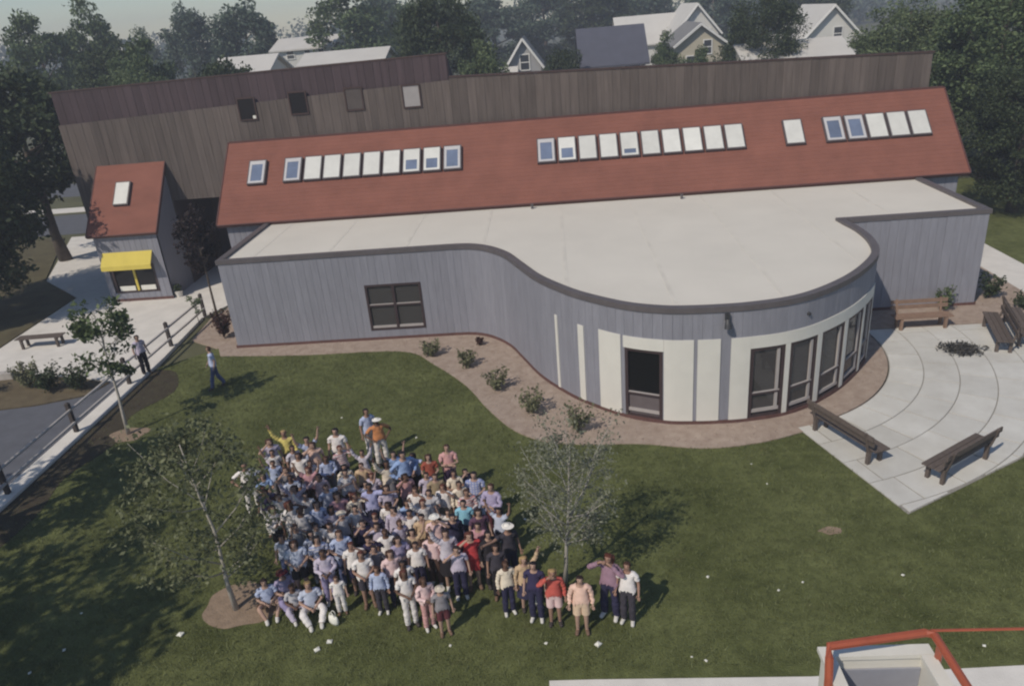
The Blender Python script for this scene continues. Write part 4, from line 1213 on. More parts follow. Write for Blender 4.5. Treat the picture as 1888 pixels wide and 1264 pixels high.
def tote(loc, rz, label, s=1.0):
    t = empty('tote_bag', loc, rz)
    t.scale = (s, s, s)
    b = MB()
    R = [(0.17, 0.07, 0.0), (0.20, 0.10, 0.12), (0.19, 0.08, 0.26), (0.17, 0.03, 0.33)]
    vs = [(rx * math.cos(k * math.pi / 6), ry * math.sin(k * math.pi / 6), z) for rx, ry, z in R for k in range(12)]
    b.add(vs, [(i * 12 + k, i * 12 + (k + 1) % 12, (i + 1) * 12 + (k + 1) % 12, (i + 1) * 12 + k) for i in range(3) for k in range(12)] + [tuple(range(11, -1, -1)), tuple(range(36, 48))])
    b.build('bag_body', M_PAPER, t, True)
    for y in (-0.03, 0.03):
        MB().tube([(-0.09, y, 0.32), (-0.07, y * 1.5, 0.45), (0.0, y * 1.5, 0.50), (0.07, y * 1.5, 0.45), (0.09, y, 0.32)], 0.012, 5).build('strap', M_PAPER, t)
    return tag(t, label, 'bag')
tote((-0.86, 11.70, 0), 0.4, 'white tote bag on the grass left of the brick-red-topped person', 0.8)
tote((-4.95, 11.35, 0), -0.5, 'white tote bag on the grass right of the seated people', 0.65)

# ================================================================== litter on the grass
LIT = [(-10.4, 10.87), (-8.11, 11.18), (-5.12, 10.67), (-4.92, 10.87), (-0.66, 10.67), (0.33, 10.6), (-1.15, 14.49), (-6.97, 19.92), (-4.4, 18.5), (2.71, 12.32),
       (4.02, 11.86), (4.56, 12.07), (-10.76, 10.31), (2.01, 10.25), (2.25, 10.15), (4.61, 16.38), (4.77, 15.49), (7.19, 10.31), (6.57, 12.17), (-2.5, 10.68), (-10.64, 11.89)]
pm = MB().add([(-.07, -.05, .03), (.06, -.06, .035), (.075, .05, .05), (-.06, .06, .03), (0, 0, .075), (-.07, -.05, .01), (.06, -.06, .01), (.075, .05, .01), (-.06, .06, .01)],
              [(0, 1, 4), (1, 2, 4), (2, 3, 4), (3, 0, 4), (5, 6, 1, 0), (6, 7, 2, 1), (7, 8, 3, 2), (8, 5, 0, 3), (8, 7, 6, 5)])
ME_PAPER = mesh('paper_scrap', pm.v, pm.f, M_PAPER)
big = {1, 2, 3, 5}
LITL = ['small white scrap on the shaded grass, far lower left', 'large white scrap below the wispy young tree', 'large white scrap nearest the seated people',
        'large white scrap just behind another near the seated people', 'white scrap in front of the navy-clad people', 'large white scrap in front of the peach-topped person',
        'white scrap on the grass behind the white-hatted person', 'white scrap on the grass left of the orange-topped person', 'white scrap on the grass right of the orange-topped person',
        'white scrap on open grass right of the mauve-topped person', 'white scrap in mid lawn, lower of a pair', 'white scrap in mid lawn, upper of a pair',
        'small white scrap in the lower left corner', 'small white scrap on the lawn left of the lift basket', 'small white scrap beside another left of the lift basket',
        'white scrap on the lawn between mulch bed and patio', 'white scrap on the lawn left of the patio tip', 'white scrap on the grass right of the lift basket',
        'white scrap on the grass above the lift basket', 'white scrap in front of the grey-topped child', 'white scrap on the shaded grass left of the dirt ring']
for i, (x, y) in enumerate(LIT):
    s = random.uniform(0.75, 0.95) if i in big else random.uniform(0.3, 0.5)
    tag(link('paper_scrap', ME_PAPER, None, (x, y, 0.0), (0, 0, random.uniform(0, 6.28)), (s, s, s)), LITL[i], 'paper', 'white scraps on the lawn')

# ================================================================== the summer haze
hz = MB().box(-420, 420, -70, 420, -1.8, 24).build('haze', None)
hm = bpy.data.materials.new('summer_haze')
hm.use_nodes = True
for nd in list(hm.node_tree.nodes):
    hm.node_tree.nodes.remove(nd)
ho = hm.node_tree.nodes.new('ShaderNodeOutputMaterial')
hv = hm.node_tree.nodes.new('ShaderNodeVolumePrincipled')
hv.inputs['Color'].default_value = (0.77, 0.82, 0.95, 1)
hv.inputs['Density'].default_value = 0.0018
hm.node_tree.links.new(hv.outputs[0], ho.inputs['Volume'])
hz.data.materials.append(hm)
tag(hz, 'thin pale summer haze over the whole place', 'haze', kind='stuff')

# ================================================================== people
SK = {'fair': mat('skin_fair', (0.42, 0.275, 0.215), 0.6, 0.05, 8), 'tan': mat('skin_tan', (0.33, 0.20, 0.15), 0.6, 0.05, 8), 'deep': mat('skin_deep', (0.15, 0.085, 0.06), 0.6, 0.05, 8)}
M_FACE = mat('face_detail', (0.07, 0.035, 0.03), 0.6, 0.05, 8)
CLOTH = {'blue striped': (150, 160, 200), 'red striped': (186, 120, 120), 'yellow': (206, 190, 96), 'khaki': (150, 132, 104), 'pale lavender': (178, 168, 188), 'navy': (44, 42, 72), 'white': (214, 208, 206), 'pale blue': (160, 172, 204),
         'orange': (190, 122, 68), 'peach': (214, 176, 158), 'brown': (84, 60, 52), 'maroon': (96, 44, 52), 'rose striped': (176, 130, 136), 'grey': (128, 124, 130),
         'dark slate': (74, 78, 88), 'rose': (178, 130, 140), 'tan': (186, 158, 124), 'periwinkle': (154, 156, 198), 'sky blue': (132, 160, 206), 'cream': (212, 198, 178),
         'mauve': (142, 110, 128), 'rust red': (148, 70, 50), 'pink': (196, 144, 142), 'purple': (70, 50, 84), 'checked blue': (128, 140, 186), 'lavender': (156, 146, 178),
         'turquoise': (122, 184, 208), 'jeans blue': (70, 82, 122), 'pale grey': (176, 174, 180), 'plum': (88, 58, 82), 'pale pink': (212, 180, 180), 'steel grey': (132, 136, 146),
         'black': (36, 32, 38), 'dark navy': (50, 44, 78), 'charcoal': (60, 56, 66), 'lilac': (140, 130, 170), 'silver grey': (184, 178, 190), 'red': (186, 44, 50),
         'brick red': (184, 76, 64), 'beige': (204, 176, 148), 'silver blue': (174, 182, 204), 'white cap': (220, 216, 208), 'pale hat': (196, 184, 166), 'white hat': (224, 218, 210), 'maroon cap': (104, 34, 42)}
HAIR = {'blonde': (166, 138, 98), 'brown': (68, 46, 36), 'dark brown': (44, 31, 29), 'black': (28, 23, 27), 'auburn': (88, 48, 38)}
def cloth(c):
    k = lin(*CLOTH[c])
    g = sum(k) / 3
    if 'strip' in c or 'check' in c:
        return stripes('cloth_' + c.replace(' ', '_'), k, 'check' in c)
    return mat('cloth_' + c.replace(' ', '_'), tuple((v * 0.85 + g * 0.15) * 1.12 for v in k), 0.9, 0.12, 9)
def stripes(name, k, check):
    if name in MATS:
        return MATS[name]
    m = mat(name, k, 0.9, 0.1, 14)
    t = m.node_tree
    b = t.nodes['Principled BSDF']
    tc = t.nodes.new('ShaderNodeTexCoord')
    outs = []
    for d_ in ('Z', 'X') if check else ('Z',):
        wv = t.nodes.new('ShaderNodeTexWave')
        wv.bands_direction = d_
        wv.inputs['Scale'].default_value = 4.5
        t.links.new(tc.outputs['Object'], wv.inputs['Vector'])
        outs.append(wv.outputs['Fac'])
    f = outs[0]
    if check:
        ad = t.nodes.new('ShaderNodeMath'); ad.operation = 'MULTIPLY'
        t.links.new(outs[0], ad.inputs[0]); t.links.new(outs[1], ad.inputs[1])
        f = ad.outputs[0]
    mx = t.nodes.new('ShaderNodeMix'); mx.data_type = 'RGBA'
    mx.inputs['A'].default_value = (*k, 1); mx.inputs['B'].default_value = (0.62, 0.60, 0.60, 1)
    t.links.new(f, mx.inputs['Factor'])
    t.links.new(mx.outputs['Result'], b.inputs['Base Color'])
    return m
def hairm(c):
    if c in HAIR:
        return mat('hair_' + c.replace(' ', '_'), lin(*HAIR[c]), 0.6, 0.15, 30)
    return cloth(c)
M_SHOE = [mat('shoe_white', (0.60, 0.58, 0.55), 0.7, 0.05, 8), mat('shoe_dark', (0.05, 0.04, 0.04), 0.6, 0.1, 8), mat('shoe_brown', (0.16, 0.10, 0.07), 0.6, 0.1, 8)]
M_FRILL = None

ARMS = {  # elbow, wrist for the right-hand side (x positive); mirrored for the other
 'down': ((.235, .03, 1.13), (.255, -.05, .90)), 'akimbo': ((.39, .06, 1.15), (.20, -.09, 1.00)), 'shade': ((.34, -.17, 1.36), (.10, -.20, 1.60)),
 'up': ((.30, -.03, 1.58), (.34, -.07, 1.83)), 'fold': ((.25, -.09, 1.13), (-.04, -.20, 1.15)), 'front': ((.24, -.03, 1.13), (.07, -.25, 1.10)),
 'point': ((.40, -.10, 1.40), (.62, -.18, 1.46)), 'swing': ((.24, .10, 1.14), (.26, .02, .93))}
POSES = {'down': ('down', 'down'), 'akimbo': ('akimbo', 'akimbo'), 'shade': ('shade', 'down'), 'wave': ('up', 'down'), 'up': ('up', 'up'), 'fold': ('fold', 'fold'),
         'front': ('front', 'front'), 'point': ('point', 'down'), 'hands': ('shade', 'shade'), 'sit': ('front', 'front'), 'walk': ('swing', 'down')}
LOOK = math.radians(8)

def build_pose(pose):
    """skeleton -> one continuous skinned body (Skin + Subdivision), plus garment meshes cut from the same surface"""
    J, E = {}, []
    def j(n, p, r, r2=None):
        J[n] = (Vector(p), r, r2 or r)
    sit = pose == 'sit'
    dz = -0.79 if sit else 0.0
    j('pelvis', (0, 0, .93 + dz), .135, .105); j('spine', (0, 0, 1.10 + dz), .125, .095); j('chest', (0, .005, 1.29 + dz), .138, .105)
    j('neckb', (0, .005, 1.425 + dz), .060); j('neck', (0, -.008, 1.485 + dz), .050); j('head1', (0, -.022, 1.545 + dz), .066, .072); j('head2', (0, -.012, 1.605 + dz), .076, .088); j('head3', (0, .004, 1.66 + dz), .058, .066)
    E += [('pelvis', 'spine'), ('spine', 'chest'), ('chest', 'neckb'), ('neckb', 'neck'), ('neck', 'head1'), ('head1', 'head2'), ('head2', 'head3')]
    step = pose == 'walk'
    for s, nm, arm in ((1, 'R', POSES[pose][0]), (-1, 'L', POSES[pose][1])):
        el, wr = ARMS[arm]
        sh = Vector((s * .175, .005, 1.385 + dz)); el = Vector((s * el[0], el[1], el[2] + dz)); wr = Vector((s * wr[0], wr[1] - (.03 if s < 0 and arm == 'fold' else 0), wr[2] + dz))
        if step and s < 0:
            el.y -= .10; wr.y -= .16
        hd = wr + (wr - el).normalized() * .075
        if arm == 'shade':
            hd = wr + Vector((-s * .07, -.01, .035))
        j('sh' + nm, sh, .052); j('el' + nm, el, .036); j('wr' + nm, wr, .027); j('hd' + nm, hd, .036, .018)
        E += [('chest', 'sh' + nm), ('sh' + nm, 'el' + nm), ('el' + nm, 'wr' + nm), ('wr' + nm, 'hd' + nm)]
        hp = Vector((s * .088, 0, .885 + dz))
        if sit:
            hp.z = .13
            kn, an, to = Vector((s * .24, -.36, .34)), Vector((s * .12, -.56, .075)), Vector((s * .11, -.70, .045))
        elif step:
            kn, an, to = (Vector((.09, -.14, .48)), Vector((.095, -.22, .09)), Vector((.10, -.38, .05))) if s > 0 else (Vector((-.09, .06, .48)), Vector((-.095, .24, .13)), Vector((-.10, .10, .045)))
        else:
            w_ = .125 if pose in ('akimbo', 'up', 'hands') else .10
            kn, an, to = Vector((s * (w_ - .005), -.02, .49)), Vector((s * w_, .015, .085)), Vector((s * (w_ + .03), -.14, .045))
        j('hp' + nm, hp, .088, .092); j('kn' + nm, kn, .058); j('an' + nm, an, .040); j('to' + nm, to, .036, .034)
        E += [('pelvis', 'hp' + nm), ('hp' + nm, 'kn' + nm), ('kn' + nm, 'an' + nm), ('an' + nm, 'to' + nm)]
    names = list(J)
    me = bpy.data.meshes.new('skel')
    me.from_pydata([J[n][0] for n in names], [(names.index(a), names.index(b)) for a, b in E], [])
    o = bpy.data.objects.new('skel', me)
    COL.objects.link(o)
    md = o.modifiers.new('skin', 'SKIN')
    md.use_smooth_shade = True
    sv = me.skin_vertices[0].data
    for i, n in enumerate(names):
        sv[i].radius = (J[n][1], J[n][2])
        sv[i].use_root = n == 'pelvis'
    sb = o.modifiers.new('sub', 'SUBSURF')
    sb.levels = 2
    dg = bpy.context.evaluated_depsgraph_get()
    dg.update()
    ev = o.evaluated_get(dg)
    em = ev.to_mesh()
    V = np.array([v.co[:] for v in em.vertices]); N = np.array([v.normal[:] for v in em.vertices])
    F = [tuple(p.vertices) for p in em.polygons]
    ev.to_mesh_clear()
    bpy.data.objects.remove(o)
    # nearest bone for every vertex
    lab = np.empty(len(V), object); tt = np.zeros(len(V)); best = np.full(len(V), 1e9)
    for a, b in E:
        pa, pb = np.array(J[a][0]), np.array(J[b][0])
        ra, rb = J[a][1], J[b][1]
        d_ = pb - pa
        t_ = np.clip(((V - pa) @ d_) / (d_ @ d_), 0, 1)
        dist = np.linalg.norm(V - (pa + t_[:, None] * d_), axis=1) / (ra + (rb - ra) * t_ + 0.02)
        k = dist < best
        best[k] = dist[k]; lab[k] = a.rstrip('LR') + '-' + b.rstrip('LR'); tt[k] = t_[k]
    hc = np.array([0, -.012, 1.60 + dz])
    hf = np.array([0, -math.cos(LOOK), math.sin(LOOK)]); hu = np.array([0, math.sin(LOOK), math.cos(LOOK)])
    # nose, brow and chin
    nose = hc + hf * .085 - hu * .012
    dn = np.linalg.norm(V - nose, axis=1)
    V = V + np.exp(-(dn / .022) ** 2)[:, None] * hf * .022
    chin = hc + hf * .06 - hu * .085
    V = V + np.exp(-(np.linalg.norm(V - chin, axis=1) / .03) ** 2)[:, None] * (hf * .012 - hu * .012)
    zmin = V[:, 2].min()
    shift = np.array([0, 0, -zmin + 0.012])
    def garment(test, inf):
        ok = test
        inf = np.broadcast_to(inf, (len(V),))
        fs = [f for f in F if all(ok[i] for i in f)]
        used = sorted({i for f in fs for i in f})
        mp = {i: k for k, i in enumerate(used)}
        return [tuple(V[i] + N[i] * inf[i] + shift) for i in used], [tuple(mp[i] for i in f) for f in fs]
    L = lab
    def isin(*ns):
        return np.isin(L.astype(str), ns)
    low = isin('pelvis-spine')
    res = {'F': F, 'dz': dz}
    # body mesh + face details + fingers
    mb = MB()
    mb.add([tuple(v + shift) for v in V], F)
    nbody = len(F)
    ball = lambda c, r, sq: [tuple(np.array(c) + shift + np.array(u) * r * np.array(sq)) for u in ((1, 0, 0), (-1, 0, 0), (0, 1, 0), (0, -1, 0), (0, 0, 1), (0, 0, -1))]
    oct_f = [(0, 2, 4), (2, 1, 4), (1, 3, 4), (3, 0, 4), (2, 0, 5), (1, 2, 5), (3, 1, 5), (0, 3, 5)]
    for s in (-1, 1):
        e = hc + hf * .080 + hu * .012 + np.array([s * .030, 0, 0])
        mb.add(ball(e, .013, (1, 1, .8)), oct_f)
    mo = hc + hf * .078 - hu * .052
    mb.add(ball(mo, .022, (1, .5, .35)), oct_f)
    nface = len(mb.f)
    for s in (-1, 1):      # ears
        e = hc + np.array([s * .078, .01, -.005])
        mb.add(ball(e, .024, (.45, .8, 1.2)), oct_f)
    for nm, s in (('R', 1), ('L', -1)):
        wr, hd = J['wr' + nm][0], J['hd' + nm][0]
        dr = (hd - wr).normalized()
        side = dr.cross(Vector((0, -1, 0)) if abs(dr.y) < .8 else Vector((0, 0, 1))).normalized()
        nrm = side.cross(dr).normalized()
        sh_ = Vector(shift)
        for k, (o_, ln) in enumerate(((-.024, .062), (-.008, .074), (.008, .070), (.024, .054))):
            p0 = hd + side * o_ - dr * .005
            p1 = p0 + dr * ln * .5 + nrm * .004
            p2 = p1 + dr * ln * .45 + nrm * .018
            mb.tube([p0 + sh_, p1 + sh_, p2 + sh_], [.0095, .009, .007], 5)
        th0 = wr + dr * .03 + side * .026
        mb.tube([th0 + sh_, th0 + side * .028 + dr * .028 + sh_, th0 + side * .034 + dr * .058 + nrm * .01 + sh_], [.011, .010, .008], 5)
    bm = mesh('body', mb.v, mb.f, None, True)
    bm.materials.append(SK['fair']); bm.materials.append(M_FACE)
    mi = [0] * len(mb.f)
    for i in range(nbody, nface):
        mi[i] = 1
    bm.polygons.foreach_set('material_index', mi)
    res['body'] = bm
    torso = isin('spine-chest', 'chest-sh') | (isin('chest-neckb') & (tt < .97)) | (low & (tt > .02)) | (isin('pelvis-hp') & (V[:, 2] > .90 + dz))
    wr_ = .006 * np.sin(V[:, 2] * 61 + V[:, 0] * 37) + .005 * np.sin(V[:, 2] * 29 - V[:, 0] * 53)          # slack folds
    loose = .020 - .009 * (isin('sh-el') | isin('el-wr') | isin('chest-sh')) + wr_ + .022 * (isin('pelvis-spine') | isin('pelvis-hp')) + .010 * isin('spine-chest') + .008 * tt * isin('sh-el')
    res['tee'] = garment(torso | (isin('sh-el') & (tt < .66)), loose)
    res['long'] = garment(torso | isin('sh-el') | (isin('el-wr') & (tt < .9)), loose + .006 * isin('el-wr'))
    hips = (low & (tt < .55)) | isin('pelvis-hp')
    res['trousers'] = garment(hips | isin('hp-kn') | (isin('kn-an') & (tt < .95)), .014 + wr_ * .6 + .016 * isin('kn-an'))
    res['shorts'] = garment(hips | (isin('hp-kn') & (tt < .78)), .018 + .022 * tt * isin('hp-kn'))
    foot = isin('an-to') | (isin('kn-an') & (tt > .93))
    res['shoeR'] = garment(foot & (V[:, 0] > 0), .010)
    res['shoeL'] = garment(foot & (V[:, 0] < 0), .010)
    rel = V - hc
    fcomp, ucomp = rel @ hf, rel @ hu
    head = isin('head1-head2', 'head2-head3', 'neck-head1')
    hair = head & ((ucomp > .036) | ((fcomp < .030) & (ucomp > -.075)))
    hs = garment(hair, .019)
    res['hair_short'] = hs
    lb = MB(); lb.add(*hs)
    back = [hc + hu * .02 - hf * .05, hc - hu * .07 - hf * .075, hc - hu * .15 - hf * .06]
    for s in (-.045, 0, .045):
        lb.tube([Vector(tuple(p + shift + np.array([s * (1.0 + .25 * i), 0, 0]))) for i, p in enumerate(back)], [.052, .050, .026], 8)
    res['hair_long'] = (lb.v, lb.f)
    cb = MB(); cb.add(*garment(head & (ucomp > .030), .020))
    rim, n_ = [], 16
    for i in range(n_):
        a = 2 * math.pi * i / n_
        fwd = math.cos(a)
        for rr_ in (.080, .100 + .075 * max(0, fwd) + .018):
            p = hc + hu * (.052 - (.012 if rr_ > .09 else 0)) + hf * (fwd * rr_ * 1.08) + np.array([math.sin(a) * rr_, 0, 0])
            rim.append(tuple(p + shift))
    fs = []
    for i in range(n_):
        i2 = (i + 1) % n_
        fs += [(2 * i, 2 * i + 1, 2 * i2 + 1, 2 * i2)]
    cb.add(rim, fs)
    res['hair_cap'] = (cb.v, cb.f)
    # skirt
    kb = MB()
    rings = [(1.02, .150, .115), (.92, .175, .15), (.72, .215, .19), (.52, .245, .215)]
    n_ = 20
    vs = []
    for z, rx, ry in rings:
        for i in range(n_):
            a = 2 * math.pi * i / n_
            wv = 1 + .05 * math.sin(a * 6) * (1.02 - z) * 2
            vs.append((rx * wv * math.cos(a), ry * wv * math.sin(a), z + shift[2]))
    kb.add(vs, [(r * n_ + i, (r + 1) * n_ + i, (r + 1) * n_ + (i + 1) % n_, r * n_ + (i + 1) % n_) for r in range(3) for i in range(n_)])
    res['skirt'] = (kb.v, kb.f)
    return res

PC_ = {}
GM = {}
def gmesh(pose, part, nm):
    k = (pose, part)
    if k not in GM:
        v, f = PC_[pose][part]
        me = mesh(nm, v, f, None, True)
        me.materials.append(M_SHOE[0])
        GM[k] = me
    return GM[k]
def setm(o, m, slot=0):
    o.material_slots[slot].link = 'OBJECT'
    o.material_slots[slot].material = m

